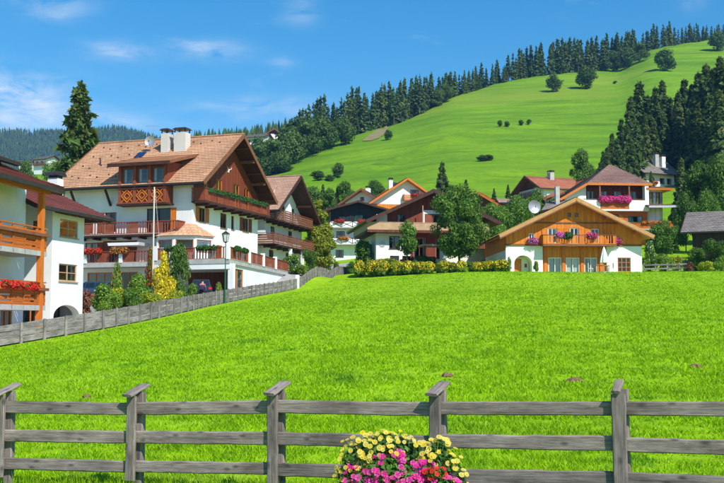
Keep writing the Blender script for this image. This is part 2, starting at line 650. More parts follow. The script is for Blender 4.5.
# ground sheet
def M_ground():
    m, nt, N, L, b = _mat('meadow_grass')
    geo = N.new('ShaderNodeNewGeometry')
    pos = geo.outputs['Position']
    sp = N.new('ShaderNodeSeparateXYZ')
    L.new(pos, sp.inputs[0])
    f1 = _noise(nt, pos, .12, 5, .6)
    f2 = _noise(nt, pos, 2.2, 5, .7)
    near = _ramp(nt, f1, (.235, .44, .003), (.31, .53, .005), .3, .7)
    near = _mixc(nt, .85, near, _ramp(nt, f2, (.5, .55, .5), (1.25, 1.2, 1.1), .25, .75), 'MULTIPLY')
    w1 = _noise(nt, pos, .75, 5, .65, (.8, .55, 1))
    near = _mixc(nt, _ramp(nt, w1, (0, 0, 0), (.62, .62, .62), .57, .68), near, (.10, .29, .012))
    w2 = _noise(nt, pos, .42, 5, .7, (.5, 1.2, 1))
    near = _mixc(nt, _ramp(nt, w2, (0, 0, 0), (.5, .5, .5), .58, .72), near, (.42, .56, .09))
    g1 = _noise(nt, pos, .018, 5, .6)
    g2 = _noise(nt, pos, .10, 6, .65, (.35, 1, 1))
    g3 = _noise(nt, pos, .006, 3, .5, (1, 1.6, 1))
    far = _ramp(nt, g1, (.120, .262, .006), (.172, .335, .008), .32, .68)
    g5 = _noise(nt, pos, .16, 4, .6, (.10, 1.0, 1))
    far = _mixc(nt, _ramp(nt, g5, (.7, .7, .7), (0, 0, 0), .33, .42), far, (.075, .165, .012))
    far = _mixc(nt, _ramp(nt, g5, (0, 0, 0), (.6, .6, .6), .6, .7), far, (.24, .33, .02))
    g4 = _noise(nt, pos, .55, 6, .7)
    far = _mixc(nt, .6, far, _ramp(nt, g4, (.62, .66, .6), (1.3, 1.25, 1.2), .3, .7), 'MULTIPLY')
    far = _mixc(nt, .8, far, _ramp(nt, g2, (.55, .66, .6), (1.36, 1.2, 1.1), .3, .7), 'MULTIPLY')
    far = _mixc(nt, _ramp(nt, g3, (0, 0, 0), (.6, .6, .6), .54, .66), far, (.24, .30, .03))
    k = _ramp(nt, _m(nt, 'DIVIDE', sp.outputs[1], 1000), (0, 0, 0), (1, 1, 1), .12, .2)
    L.new(_mixc(nt, k, near, far), b.inputs['Base Color'])
    b.inputs['Roughness'].default_value = .85
    b.inputs['Specular IOR Level'].default_value = .12
    _bump(nt, b, f2, .6, .08)
    return m


Yr = np.concatenate([np.linspace(-30, 5, 12), np.arange(6, 60, 1.0), np.arange(60, 240, 2.0), 240 * np.exp(np.linspace(0, math.log(1500 / 240), 110))])
Ar = np.linspace(-1, 1, 190)
GY, GA = np.meshgrid(Yr, Ar, indexing='ij')
GX = GA * (np.maximum(GY, 0) * .72 + 55)
GZ = terrain(GX, GY)
GZ = GZ - .05 * (GY > 0)
nr, nc = GX.shape
idx = np.arange(nr * nc).reshape(nr, nc)
F = np.stack([idx[:-1, :-1], idx[:-1, 1:], idx[1:, 1:], idx[1:, :-1]], -1).reshape(-1, 4)
ground = np_mesh('meadow_ground', np.stack([GX, GY, GZ], -1).reshape(-1, 3), F, M_ground(), smooth=True)
tag(ground, 'green meadow rising from the front fence to the hillside', kind='structure')


def drape(name, left, right, mat, lift=.03, nx=6, sub=10, label=None):
    """ribbon between two polylines, laid on the ground"""
    V, n = [], 0
    for i in range(len(left) - 1):
        for k in range(sub + (1 if i == len(left) - 2 else 0)):
            t = k / sub
            a = np.array(left[i]) * (1 - t) + np.array(left[i + 1]) * t
            b = np.array(right[i]) * (1 - t) + np.array(right[i + 1]) * t
            for j in range(nx + 1):
                q = a + (b - a) * j / nx
                V.append((q[0], q[1], 0))
            n += 1
    V = np.array(V, float)
    V[:, 2] = terrain(V[:, 0], V[:, 1]) - .05 + lift
    idx = np.arange(n * (nx + 1)).reshape(n, nx + 1)
    F = np.stack([idx[:-1, :-1], idx[:-1, 1:], idx[1:, 1:], idx[1:, :-1]], -1).reshape(-1, 4)
    o = np_mesh(name, V, F, mat, smooth=True)
    return tag(o, label, kind='structure')


m_road = M_noise('road_gravel', (.30, .29, .27), (.42, .41, .385), 1.2, .9, .2, fine=20)
m_yard = M_noise('yard_paving', (.26, .245, .225), (.36, .345, .32), 1.0, .9, .2, fine=12)
bf = [(p[0], p[1]) for p in BACK_FENCE]
lf = [(-24, 46), (-22.5, 47.5), (-21.5, 49), (-20, 54), (-18, 58), (-16.8, 62), (-15.6, 68), (-14.2, 78), (-10.2, 88), (-9.0, 99), (-6.2, 113), (-4.8, 128)]
drape('road', lf, [(x - .45, y + .1) for x, y in bf], m_road, .045, label='pale grey village road behind the field fence')
drape('path', [(-4.8, 128), (-5.2, 145), (-6.5, 161)], [(-1.9, 127), (-2.2, 145), (-2.0, 161)], m_road, .055, label='pale path climbing to the white balcony house')
drape('yard', [(-36, 45), (-36, 47), (-36, 49), (-36, 54), (-36, 60), (-36, 68), (-36, 78), (-36, 88), (-36, 100)], [(-24.2, 46), (-22.7, 47.5), (-21.7, 49), (-20.2, 54), (-18.2, 58), (-15.8, 68), (-14.4, 78), (-10.4, 88), (-9.2, 99)], m_yard, .07, label='paved yard around the houses on the left')

# ------------------------------------------------------------------ grass blades of the field
rng = np.random.default_rng(7)


def inside_field(X, Y):
    fx = np.interp(Y, [p[1] for p in BACK_FENCE], [p[0] for p in BACK_FENCE], left=-60)
    return (X > fx + .02 * Y) & (X < Y * .40 + 4)


def grass_mesh():
    Vs = []
    for (ya, yb, dens, h, w) in ((7.0, 14, 2000, .075, .010), (14, 20, 1300, .075, .013), (20, 30, 700, .075, .018), (30, 46, 330, .07, .026), (46, 70, 120, .065, .04), (70, 104, 40, .06, .06)):
        area = .43 * 2 * (yb ** 2 - ya ** 2) / 2
        n = int(area * dens)
        Y = np.sqrt(rng.uniform(ya ** 2, yb ** 2, n))
        X = Y * rng.uniform(-.43, .43, n)
        k = inside_field(X, Y)
        X, Y = X[k], Y[k]
        # tufted: keep more where a cheap pattern is high
        pat = np.sin(X * 5.1 + 1.7 * np.sin(Y * 3.3)) * np.sin(Y * 4.7 + 1.3 * np.sin(X * 2.9)) + .6 * np.sin(X * 1.3 + Y * .9) * np.sin(Y * 1.1)
        k = rng.uniform(-1.5, 1.1, len(X)) < pat
        X, Y, pat = X[k], Y[k], pat[k]
        Z = terrain(X, Y) - .06
        n = len(X)
        a = rng.uniform(0, 2 * np.pi, n)
        hh = h * rng.uniform(.55, 1.35, n) * (1 + .25 * pat)
        ww = w * rng.uniform(.6, 1.4, n)
        lean = hh * rng.uniform(.3, 1.3, n)
        la = rng.uniform(0, 2 * np.pi, n)
        b = np.stack([X, Y, Z], -1)
        off = np.stack([np.cos(a) * ww, np.sin(a) * ww, 0 * a], -1)
        tip = b + np.stack([np.cos(la) * lean, np.sin(la) * lean, hh], -1)
        Vs.append(np.stack([b - off, b + off, tip], 1).reshape(-1, 3))
    V = np.concatenate(Vs)
    return V, np.arange(len(V)).reshape(-1, 3)


def M_blade():
    m, nt, N, L, b = _mat('grass_blade')
    geo = N.new('ShaderNodeNewGeometry')
    pos = geo.outputs['Position']
    f1 = _noise(nt, pos, .14, 4, .6)
    f2 = _noise(nt, pos, 1.1, 4, .6)
    col = _ramp(nt, f1, (.265, .49, .003), (.36, .60, .005), .3, .7)
    col = _mixc(nt, .7, col, _ramp(nt, f2, (.62, .7, .6), (1.25, 1.15, 1.1), .3, .7), 'MULTIPLY')
    w1 = _noise(nt, pos, .75, 5, .65, (.8, .55, 1))
    col = _mixc(nt, _ramp(nt, w1, (0, 0, 0), (.62, .62, .62), .57, .68), col, (.10, .29, .012))
    w2 = _noise(nt, pos, .42, 5, .7, (.5, 1.2, 1))
    col = _mixc(nt, _ramp(nt, w2, (0, 0, 0), (.5, .5, .5), .58, .72), col, (.42, .56, .09))
    rpi = geo.outputs['Random Per Island']
    col = _mixc(nt, 1.0, col, _ramp(nt, rpi, (.62, .66, .6), (1.3, 1.25, 1.2), 0, 1), 'MULTIPLY')
    col = _mixc(nt, _m(nt, 'MULTIPLY', _m(nt, 'GREATER_THAN', rpi, .965), .7), col, (.34, .36, .08))
    L.new(col, b.inputs['Base Color'])
    b.inputs['Roughness'].default_value = .55
    b.inputs['Specular IOR Level'].default_value = .2
    t = N.new('ShaderNodeBsdfTranslucent')
    L.new(_mixc(nt, 1.0, col, (1.15, 1.15, .6), 'MULTIPLY'), t.inputs['Color'])
    mx = N.new('ShaderNodeMixShader')
    mx.inputs[0].default_value = .35
    L.new(b.outputs[0], mx.inputs[1])
    L.new(t.outputs[0], mx.inputs[2])
    L.new(mx.outputs[0], N['Material Output'].inputs['Surface'])
    return m


fence_xy = [(-6.45, 13.42), (-4.62, 13.0), (-2.85, 12.58), (-1.03, 11.9), (.815, 11.2), (2.66, 10.42), (4.3, 9.72)]
_gV, _gF = grass_mesh()
# longer, unmown grass at the foot of the front fence
_n = 9000
_t = rng.uniform(0, 1, _n) * (len(fence_xy) - 1)
_i = np.minimum(_t.astype(int), len(fence_xy) - 2)
_f = _t - _i
_fx = np.array(fence_xy)
_b = _fx[_i] * (1 - _f)[:, None] + _fx[_i + 1] * _f[:, None] + rng.normal(size=(_n, 2)) * np.array([.05, .16])
_z = terrain(_b[:, 0], _b[:, 1]) - .06
_h = rng.uniform(.06, .26, _n) * (.6 + .5 * np.sin(_t * 9) ** 2)
_a = rng.uniform(0, 6.28, _n)
_o = np.stack([np.cos(_a), np.sin(_a), 0 * _a], -1) * .009
_p = np.concatenate([_b, _z[:, None]], 1)
_q = _p + np.stack([rng.normal(size=_n) * .07, rng.normal(size=_n) * .07, _h], -1)
_v = np.stack([_p - _o, _p + _o, _q], 1).reshape(-1, 3)
_gF = np.concatenate([_gF, np.arange(len(_v)).reshape(-1, 3) + len(_gV)])
_gV = np.concatenate([_gV, _v])
tag(np_mesh('grass', _gV, _gF, M_blade()), 'short bright green grass covering the sloping field', 'grass', kind='stuff')

# ------------------------------------------------------------------ front fence
m_grey = M_weathered()
fence_pts = fence_xy
fence_top = [1.0, 1.0, 1.02, 1.09, 1.13, 1.20, 1.24]     # height of the upper rail's middle


def rough_board(name, p, q, w, t, parent, seed, mat, nseg=10, up=(0, 0, 1)):
    """a sawn board with wavy edges; local x runs along it"""
    rnd = random.Random(seed)
    p, q = Vector(p), Vector(q)
    d = q - p
    ln = d.length
    V, Fc = [], []
    for i in range(nseg + 1):
        x = ln * i / nseg
        wob, dw, dt = rnd.uniform(-1, 1) * .002, rnd.uniform(-1, 1) * .0035, rnd.uniform(-1, 1) * .004
        c = .012
        hw, ht = w / 2 + dw, t / 2
        for (y, z) in ((-ht, -hw + c), (-ht, hw - c), (-ht + c, hw), (ht - c, hw), (ht, hw - c), (ht, -hw + c), (ht - c, -hw), (-ht + c, -hw)):
            V.append((x, y + dt, z + wob))
    for i in range(nseg):
        for k in range(8):
            a, b = i * 8 + k, i * 8 + (k + 1) % 8
            Fc.append((a, b, b + 8, a + 8))
    Fc.append(tuple(range(7, -1, -1)))
    Fc.append(tuple(nseg * 8 + k for k in range(8)))
    me = bpy.data.meshes.new(name)
    me.from_pydata(V, [], Fc)
    me.materials.append(mat)
    o = link(name, me, parent)
    ex = d.normalized()
    ey = Vector(up).cross(ex).normalized()
    ez = ex.cross(ey)
    o.matrix_local = Matrix(((ex.x, ey.x, ez.x, p.x), (ex.y, ey.y, ez.y, p.y), (ex.z, ey.z, ez.z, p.z), (0, 0, 0, 1)))
    return o


ff = thing('wooden_fence', (0, 0, 0), 'weathered grey three-rail timber fence across the foreground', 'fence')
fdir = Vector((fence_pts[5][0] - fence_pts[1][0], fence_pts[5][1] - fence_pts[1][1], 0)).normalized()
fnor = Vector((-fdir.y, fdir.x, 0))                       # away from the camera
rf = random.Random(3)
for i, (x, y) in enumerate(fence_pts):
    base = Vector((x, y, gz(x, y) - .08))
    zt = fence_top[i]
    lean = fdir * rf.uniform(-.012, .012)
    wide = .135 if i != 5 else .15
    # front plank, rear stake, sloping cap
    bot = zt - .36 * 2 - .155
    rough_board('post', base * 0 + Vector((x, y, bot)) - fnor * .045, Vector((x, y, zt + .155)) - fnor * .045 + lean, wide, .045, ff, 100 + i, m_grey, 8, up=fdir)
    rough_board('stake', base + fnor * .10 + fdir * .035, Vector((x, y, zt + .20)) + fnor * .10 + lean + fdir * .035, .115, .085, ff, 200 + i, m_grey, 6, up=fdir)
    if i != 5:
        c0 = Vector((x, y, zt + .165)) - fnor * .14 - fdir * .01
        c1 = Vector((x, y, zt + .285)) + fnor * .21 + fdir * .05
    else:                                                   # this cap has broken short
        c0 = Vector((x, y, zt + .175)) - fnor * .10 - fdir * .03
        c1 = Vector((x, y, zt + .275)) + fnor * .16 - fdir * .015
    rough_board('cap', c0, c1, wide * (1.12 if i != 5 else .62), .035, ff, 300 + i, m_grey, 4, up=fdir)
    if i < len(fence_pts) - 1:
        x2, y2 = fence_pts[i + 1]
        for k in range(3):
            za = zt - .36 * k + rf.uniform(-.012, .012)
            zb = fence_top[i + 1] - .36 * k + rf.uniform(-.012, .012)
            a = Vector((x, y, za)) + fdir * .006 + fnor * .013
            b = Vector((x2, y2, zb)) - fdir * .006 + fnor * .013
            rough_board('rail', a, b, .15 * rf.uniform(.95, 1.06), .05, ff, 400 + i * 3 + k, m_grey, 14, up=(0, 0, 1)).rotation_euler.rotate_axis('X', R(rf.uniform(-1.5, 1.5)))

# ------------------------------------------------------------------ fence along the road
m_grey2 = M_weathered('weathered_wood_pale', (.17, .155, .15), (.36, .335, .325))
bfence = thing('field_fence', BACK_FENCE[0], 'long grey board fence following the road along the field', 'fence')
off0 = Vector(BACK_FENCE[0])


def poly_at(pts, s):
    for a, b in zip(pts[:-1], pts[1:]):
        a, b = Vector(a), Vector(b)
        l = ((b - a).xy).length
        if s <= l:
            return a + (b - a) * (s / l), (b - a).xy.normalized()
        s -= l
    return Vector(pts[-1]), (Vector(pts[-1]) - Vector(pts[-2])).xy.normalized()


total = sum((Vector(b) - Vector(a)).xy.length for a, b in zip(BACK_FENCE[:-1], BACK_FENCE[1:]))
s, prev = 0.0, None
post_me = board_me = None
k = 0
while s <= total:
    p, d = poly_at(BACK_FENCE, s)
    p.z = gz(p.x, p.y) - .05
    d3 = Vector((d.x, d.y, 0))
    n3 = Vector((d.y, -d.x, 0))                             # towards the field
    q = p - off0
    white = abs(362 + FPX * p.x / p.y - 298) < 3.2 and p.y > 90 and not any(c.name.startswith('gate_post') for c in bfence.children)
    if white:
        mb = MB()
        mb.bar(q + Vector((0, 0, -.1)), q + Vector((0, 0, 1.32)), .3, .3, up=n3)
        mb.build('gate_post', M_plaster('white_plaster', (.86, .855, .84)), bfence)['label'] = 'white square post'
    else:
        rough_board('post', q + n3 * .06 + Vector((0, 0, -.1)), q + n3 * .06 + Vector((0, 0, 1.02 + rf.uniform(-.02, .03))), .14, .08, bfence, 900 + k, m_grey2, 3, up=d3)
    if prev is not None:
        for (zc, hb) in ((.20, .29), (.515, .29), (.835, .30)):
            a = prev + Vector((0, 0, zc + rf.uniform(-.015, .015)))
            b = q + Vector((0, 0, zc + rf.uniform(-.015, .015)))
            rough_board('board', a, b, hb, .03, bfence, 1200 + k * 3, m_grey2, 3)
    prev = q
    k += 1
    s += 1.3

# ------------------------------------------------------------------ mole hills in the field
m_soil = M_noise('soil', (.12, .065, .04), (.25, .15, .09), 9, .95, .6)
for (u, v, w, lab) in ((447, 374.5, .22, 'small brown molehill in the grass behind the middle fence post'), (575, 380, .28, 'widest brown molehill in the grass left of the broken-capped post'),
                       (696, 366.5, .2, 'faint brown molehill in the grass near the right edge'), (87, 397.5, .16, 'brown molehill in the grass just above the left top rail')):
    p = hit(u, v)
    V, Fc = [(0, 0, .045)], []
    rr = random.Random(int(u))
    for ring, (rad, z) in enumerate(((.35, .04), (.75, .012), (1.0, -.05))):
        for a in range(12):
            j = rr.uniform(.5, 1.25) * .8
            V.append((math.cos(a * math.pi / 6) * rad * w * j, math.sin(a * math.pi / 6) * rad * w * .8 * j, z + rr.uniform(-.01, .015)))
    for a in range(12):
        b = (a + 1) % 12
        Fc.append((0, 1 + a, 1 + b))
        for ring in range(2):
            Fc.append((1 + ring * 12 + a, 13 + ring * 12 + a, 13 + ring * 12 + b, 1 + ring * 12 + b))
    me = bpy.data.meshes.new('molehill')
    me.from_pydata(V, [], Fc)
    me.materials.append(m_soil)
    o = link('molehill', me)
    o.location = p
    tag(o, lab, 'molehill', 'molehills in the field')

# ================================================================== buildings
m_white = M_plaster('white_plaster', (.88, .86, .85))
m_cream = M_plaster('cream_plaster', (.80, .77, .70))
m_larch = M_boards('larch_boards', (.62, .185, .018), (.82, .28, .028), .16, 'V')
m_larch_h = M_boards('larch_planks', (.47, .120, .018), (.61, .175, .03), .2, 'H')
m_orange = M_noise('orange_timber', (.52, .13, .018), (.66, .20, .03), 2.5, .55, .1, (3, 3, .6))
m_red = M_boards('redbrown_boards', (.175, .04, .02), (.25, .065, .03), .15, 'V')
m_redrail = M_noise('redbrown_timber', (.20, .048, .024), (.31, .085, .042), 3, .55, .1)
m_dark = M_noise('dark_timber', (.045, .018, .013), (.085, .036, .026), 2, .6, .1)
m_brown = M_boards('brown_boards', (.125, .038, .02), (.19, .065, .033), .17, 'V')
m_brownrail = M_noise('brown_timber', (.16, .06, .03), (.26, .11, .06), 3, .6, .1)
m_pale = M_noise('pale_timber', (.42, .27, .15), (.55, .37, .22), 2, .65, .1)
m_navy = M_boards('blackened_boards', (.014, .017, .024), (.024, .028, .038), .18, 'V')
m_barn = M_boards('barn_boards', (.03, .02, .016), (.05, .034, .026), .2, 'V')
m_metal = M_noise('dark_metal', (.03, .025, .025), (.06, .05, .05), 4, .4, 0, metal=.3, spec=.5)
m_zinc = M_noise('zinc', (.42, .43, .44), (.55, .56, .57), 4, .45, 0, metal=.6, spec=.5)
m_paint = M_noise('white_paint', (.78, .78, .77), (.84, .84, .83), 3, .5, 0)
m_green = M_noise('green_paint', (.03, .10, .055), (.05, .15, .08), 3, .5, 0)
m_curtain = M_noise('curtain_cloth', (.66, .66, .65), (.82, .82, .80), 6, .9, 0, (6, 6, .3))
m_concrete = M_noise('concrete', (.36, .35, .33), (.50, .49, .46), 2, .9, .2)
m_glass = M_glass()
m_solar = M_noise('solar_panel', (.010, .022, .06), (.02, .045, .12), 3, .15, 0, spec=.6)
t_main = M_tiles('tan_shingles', (.58, .32, .18), (.68, .41, .25), .34, .36, .62)
t_second = M_tiles('pinkish_shingles', (.52, .32, .225), (.61, .39, .28), .34, .36, .62)
t_maroon = M_tiles('maroon_tiles', (.20, .058, .05), (.255, .08, .068), .3, .34, .6)
t_red = M_tiles('red_tiles', (.44, .16, .09), (.55, .22, .13), .3, .34)
t_orange = M_tiles('orange_tiles', (.50, .15, .05), (.6, .2, .07), .3, .34)
t_mauve = M_tiles('mauve_slates', (.27, .165, .14), (.36, .225, .19), .4, .4)
t_grey = M_tiles('grey_slates', (.27, .235, .21), (.36, .315, .285), .4, .4)
t_brown = M_tiles('brown_shingles', (.10, .052, .036), (.15, .085, .06), .3, .34)


class House:
    def __init__(self, name, loc, deg, label, cat='house'):
        self.loc, self.a = Vector(loc), R(deg)
        self.o = thing(name, loc, label, cat, self.a)

    def w(self, x, y, z):
        c, s = math.cos(self.a), math.sin(self.a)
        return self.loc + Vector((x * c - y * s, x * s + y * c, z))

    def loc_of(self, p):
        c, s = math.cos(self.a), math.sin(self.a)
        d = Vector(p) - self.loc
        return Vector((d.x * c + d.y * s, -d.x * s + d.y * c, d.z))


def wall(par, fr, poly, opens, mat, name='wall', reveal=.16):
    """one wall sheet with real openings and their reveals"""
    bm = bmesh.new()
    bm.faces.new([bm.verts.new((s, 0, z)) for s, z in poly])
    for (s0, s1, z0, z1) in opens:
        for co, no in (((s0, 0, 0), (1, 0, 0)), ((s1, 0, 0), (1, 0, 0)), ((0, 0, z0), (0, 0, 1)), ((0, 0, z1), (0, 0, 1))):
            bmesh.ops.bisect_plane(bm, geom=bm.verts[:] + bm.edges[:] + bm.faces[:], plane_co=co, plane_no=no, dist=1e-5)
    kill = []
    for f in bm.faces:
        c = f.calc_center_median()
        if any(s0 < c.x < s1 and z0 < c.z < z1 for s0, s1, z0, z1 in opens):
            kill.append(f)
    bmesh.ops.delete(bm, geom=kill, context='FACES')
    mb = MB()
    for f in bm.faces:
        mb.face([fr(v.co.x, 0, v.co.z) for v in f.verts])
    bm.free()
    for (s0, s1, z0, z1) in opens:
        for a, b in (((s0, z0), (s1, z0)), ((s1, z0), (s1, z1)), ((s1, z1), (s0, z1)), ((s0, z1), (s0, z0))):
            mb.face([fr(a[0], 0, a[1]), fr(b[0], 0, b[1]), fr(b[0], -reveal, b[1]), fr(a[0], -reveal, a[1])])
    return mb.build(name, mat, par)


def window(par, fr, s0, s1, z0, z1, fm, cols=2, rows=1, curtain=.5, shut=None, d=-.11, name='window', sw=None, sill=True, open_left=True, open_right=True):
    mb = MB()
    t = min(.08, (s1 - s0) * .14)
    a, b = d - .03, d + .05
    mb.box(fr, s0, s1, a, b, z0, z0 + t)
    mb.box(fr, s0, s1, a, b, z1 - t, z1)
    mb.box(fr, s0, s0 + t, a, b, z0 + t, z1 - t)
    mb.box(fr, s1 - t, s1, a, b, z0 + t, z1 - t)
    for i in range(1, cols):
        c = s0 + (s1 - s0) * i / cols
        mb.box(fr, c - t * .45, c + t * .45, a, b - .004, z0 + t, z1 - t)
    for i in range(1, rows):
        c = z0 + (z1 - z0) * i / rows
        mb.box(fr, s0 + t, s1 - t, a, b - .008, c - .025, c + .025)
    o = mb.build(name, fm, par)
    g = MB()
    g.face([fr(s0 + .01, d, z0 + .01), fr(s1 - .01, d, z0 + .01), fr(s1 - .01, d, z1 - .01), fr(s0 + .01, d, z1 - .01)])
    g.build('pane', m_glass, o)
    if curtain:
        wv = (s1 - s0) * .5 * curtain
        for (c0, c1) in ((s0, s0 + wv), (s1 - wv, s1)):
            cb = MB()
            n = 6
            for i in range(n):
                x0, x1 = c0 + (c1 - c0) * i / n, c0 + (c1 - c0) * (i + 1) / n
                da, db = d - .16 - .04 * (i % 2), d - .16 - .04 * ((i + 1) % 2)
                cb.face([fr(x0, da, z0), fr(x1, db, z0), fr(x1, db, z1), fr(x0, da, z1)])
            cb.build('curtain', m_curtain, o)
    if sill:
        sb = MB()
        sb.box(fr, s0 - .06, s1 + .06, -.02, .09, z0 - .06, z0 - .005)
        sb.build('sill', fm, o)
    if shut:
        w = sw or (s1 - s0) / 2
        for (c0, c1, use) in ((s0 - w - .02, s0 - .02, open_left), (s1 + .02, s1 + w + .02, open_right)):
            if not use:
                continue
            sb = MB()
            sb.box(fr, c0, c1, .02, .05, z0, z1)
            for zz in (z0 + .05, (z0 + z1) / 2 - .04, z1 - .13):
                sb.box(fr, c0 + .01, c1 - .01, .05, .065, zz, zz + .08)
            sb.box(fr, c0, c0 + .06, .05, .068, z0, z1)
            sb.box(fr, c1 - .06, c1, .05, .068, z0, z1)
            sb.build('shutter', shut, par)
    return o


def face(par, fr, poly, mat, wins=(), name='wall'):
    """wall + its windows; a window is (s0,s1,z0,z1, dict)"""
    o = wall(par, fr, poly, [w[:4] for w in wins], mat, name)
    for w in wins:
        kw = dict(w[4]) if len(w) > 4 else {}
        fm = kw.pop('fm', m_brownrail)
        window(par, fr, *w[:4], fm, **kw)
    return o


def slab(par, A, B, C, D, top, under, th=.2, course=.36, name='roof'):
    """roof slope with stepped courses: A,B along the eave, D,C along the ridge"""
    A, B, C, D = (Vector(p) for p in (A, B, C, D))
    n = (B - A).cross(D - A)
    if n.length < 1e-6:
        n = (B - A).cross(C - A)
    n.normalize()
    if n.z < 0:
        n = -n
    e = (B - A).normalized()
    sl = max((D - A).length, (C - B).length)
    k = max(2, int(sl / course))
    mb = MB()
    for i in range(k):
        t0, t1 = i / k, (i + 1) / k
        p, q = A.lerp(D, t0), B.lerp(C, t0)
        r, s_ = B.lerp(C, t1), A.lerp(D, t1)
        up = n * .045
        uvf = lambda pt, v: ((pt - A).dot(e) + 50, v * sl / (sl / k) * .36 + 50)
        mb.face([p + up, q + up, r, s_], 0, [uvf(p, t0), uvf(q, t0), uvf(r, t1 - 1e-3), uvf(s_, t1 - 1e-3)])
        mb.face([p, q, q + up, p + up], 0, [uvf(p, t0)] * 4)
    dn = -n * th
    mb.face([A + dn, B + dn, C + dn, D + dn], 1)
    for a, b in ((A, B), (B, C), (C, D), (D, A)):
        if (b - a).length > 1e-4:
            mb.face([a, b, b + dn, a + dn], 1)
    return mb.build(name, [top, under], par)


def bars(par, name, segs, w, h, mat, one=True):
    """trim: every segment a part of its own"""
    out = []
    for p, q in segs:
        mb = MB()
        mb.bar(p, q, w, h)
        out.append(mb.build(name, mat, par))
    return out


def gable_roof(par, x0, x1, y0, y1, ze, zr, top, under, th=.2, xr=None, verge=None, gutter=True):
    """ridge along y; eaves at x0 and x1"""
    xr = (x0 + x1) / 2 if xr is None else xr
    verge = verge or under
    l = slab(par, (x0, y1, ze), (x0, y0, ze), (xr, y0, zr), (xr, y1, zr), top, under, th)
    r = slab(par, (x1, y0, ze), (x1, y1, ze), (xr, y1, zr), (xr, y0, zr), top, under, th)
    for y in (y0 - .03, y1 + .03):
        for xa in (x0, x1):
            bars(par, 'verge_board', [((xa, y, ze - th * .45), (xr, y, zr - th * .45))], .07, th * 1.5, verge)
    mb = MB()
    mb.bar((xr, y0, zr + .05), (xr, y1, zr + .05), .3, .09)
    mb.build('ridge_cap', top, par)
    if gutter:
        for xa, sg in ((x0, -1), (x1, 1)):
            bars(par, 'gutter', [((xa + sg * .07, y0, ze - .06), (xa + sg * .07, y1, ze - .06))], .13, .14, m_metal)
    return l, r


def gable_roof_x(par, x0, x1, y0, y1, ze, zr, top, under, th=.2, verge=None, yr=None):
    """ridge along x; eaves at y0 (front) and y1"""
    yr = (y0 + y1) / 2 if yr is None else yr
    verge = verge or under
    slab(par, (x0, y0, ze), (x1, y0, ze), (x1, yr, zr), (x0, yr, zr), top, under, th)
    slab(par, (x1, y1, ze), (x0, y1, ze), (x0, yr, zr), (x1, yr, zr), top, under, th)
    for x in (x0 - .03, x1 + .03):
        for ya in (y0, y1):
            bars(par, 'verge_board', [((x, ya, ze - th * .45), (x, yr, zr - th * .45))], .07, th * 1.5, verge)
    bars(par, 'gutter', [((x0, y0 - .07, ze - .06), (x1, y0 - .07, ze - .06))], .13, .14, m_metal)


def railing(par, p0, p1, z, h, style, mat, mat2=None):
    """one straight run of balcony rail, as sub-parts"""
    dx, dy = p1[0] - p0[0], p1[1] - p0[1]
    L_ = math.hypot(dx, dy)
    fr = frame(p0[0], p0[1], math.atan2(dy, dx))
    mb = MB()
    if style == 'baluster':
        n = max(2, int(L_ / .135))
        for i in range(n):
            c = (i + .5) * L_ / n
            if (i // 9) % 2 == 0 or i % 2 == 0:
                mb.box(fr, c - .052, c + .052, -.018, .018, z + .1, z + h - .07)
        mb.box(fr, 0, L_, -.03, .03, z + .04, z + .1)
        mb.build('railing', mat, par)
    elif style == 'plank':
        k = 4
        hh = (h - .14) / k
        for i in range(k):
            mb.box(fr, 0, L_, -.02, .02, z + .04 + i * hh, z + .04 + (i + 1) * hh - .05)
        n = max(1, int(L_ / 1.5))
        for i in range(n + 1):
            c = min(max(.06, i * L_ / n), L_ - .06)
            mb.box(fr, c - .06, c + .06, -.06, -.022, z - .05, z + h - .07)
        mb.build('railing', mat, par)
    elif style == 'panelplank':                    # orange parapet with slotted fields
        n = max(1, round(L_ / 1.25))
        for i in range(n):
            a, b = i * L_ / n, (i + 1) * L_ / n
            mb.box(fr, a + .02, a + .12, -.05, .05, z - .25, z + h - .1)
            if i % 2:
                for k in range(4):
                    mb.box(fr, a + .14, b, -.015, .02, z - .05 + k * h * .235, z - .05 + (k + .72) * h * .235)
            else:
                mb.box(fr, a + .14, b, -.015, .015, z - .2, z + h - .16)
                for k in range(3):
                    mb.box(fr, a + .14, b, .016, .03, z - .18 + k * .36, z - .18 + k * .36 + .2)
        mb.build('railing', mat, par)
        m2 = MB()
        m2.box(fr, -.05, L_ + .1, -.14, .2, z + h * .62, z + h * .62 + .16)
        m2.build('flower_shelf', m_brownrail, par)
    elif style == 'cross':
        mb.box(fr, 0, L_, -.02, .02, z + .02, z + h - .05)
        mb.build('railing', m_paint, par)
        n = max(1, round(L_ / 2.0))
        cb = MB()
        for i in range(n):
            a, b = i * L_ / n, (i + 1) * L_ / n
            cb.bar(fr(a, .04, z + .06), fr(b, .04, z + h - .08), .03, .07)
            cb.bar(fr(a, .045, z + h - .08), fr(b, .045, z + .06), .03, .07)
            cb.box(fr, a - .04, a + .04, .02, .07, z, z + h)
        cb.box(fr, L_ - .04, L_ + .04, .02, .07, z, z + h)
        cb.build('lattice', mat2 or m_dark, par)
    elif style == 'solid':
        mb.box(fr, 0, L_, -.04, .04, z, z + h - .06)
        mb.build('railing', mat, par)
    tb = MB()
    tb.box(fr, -.02, L_ + .02, -.07, .07, z + h - .06, z + h)
    tb.build('top_rail', mat2 or mat, par)


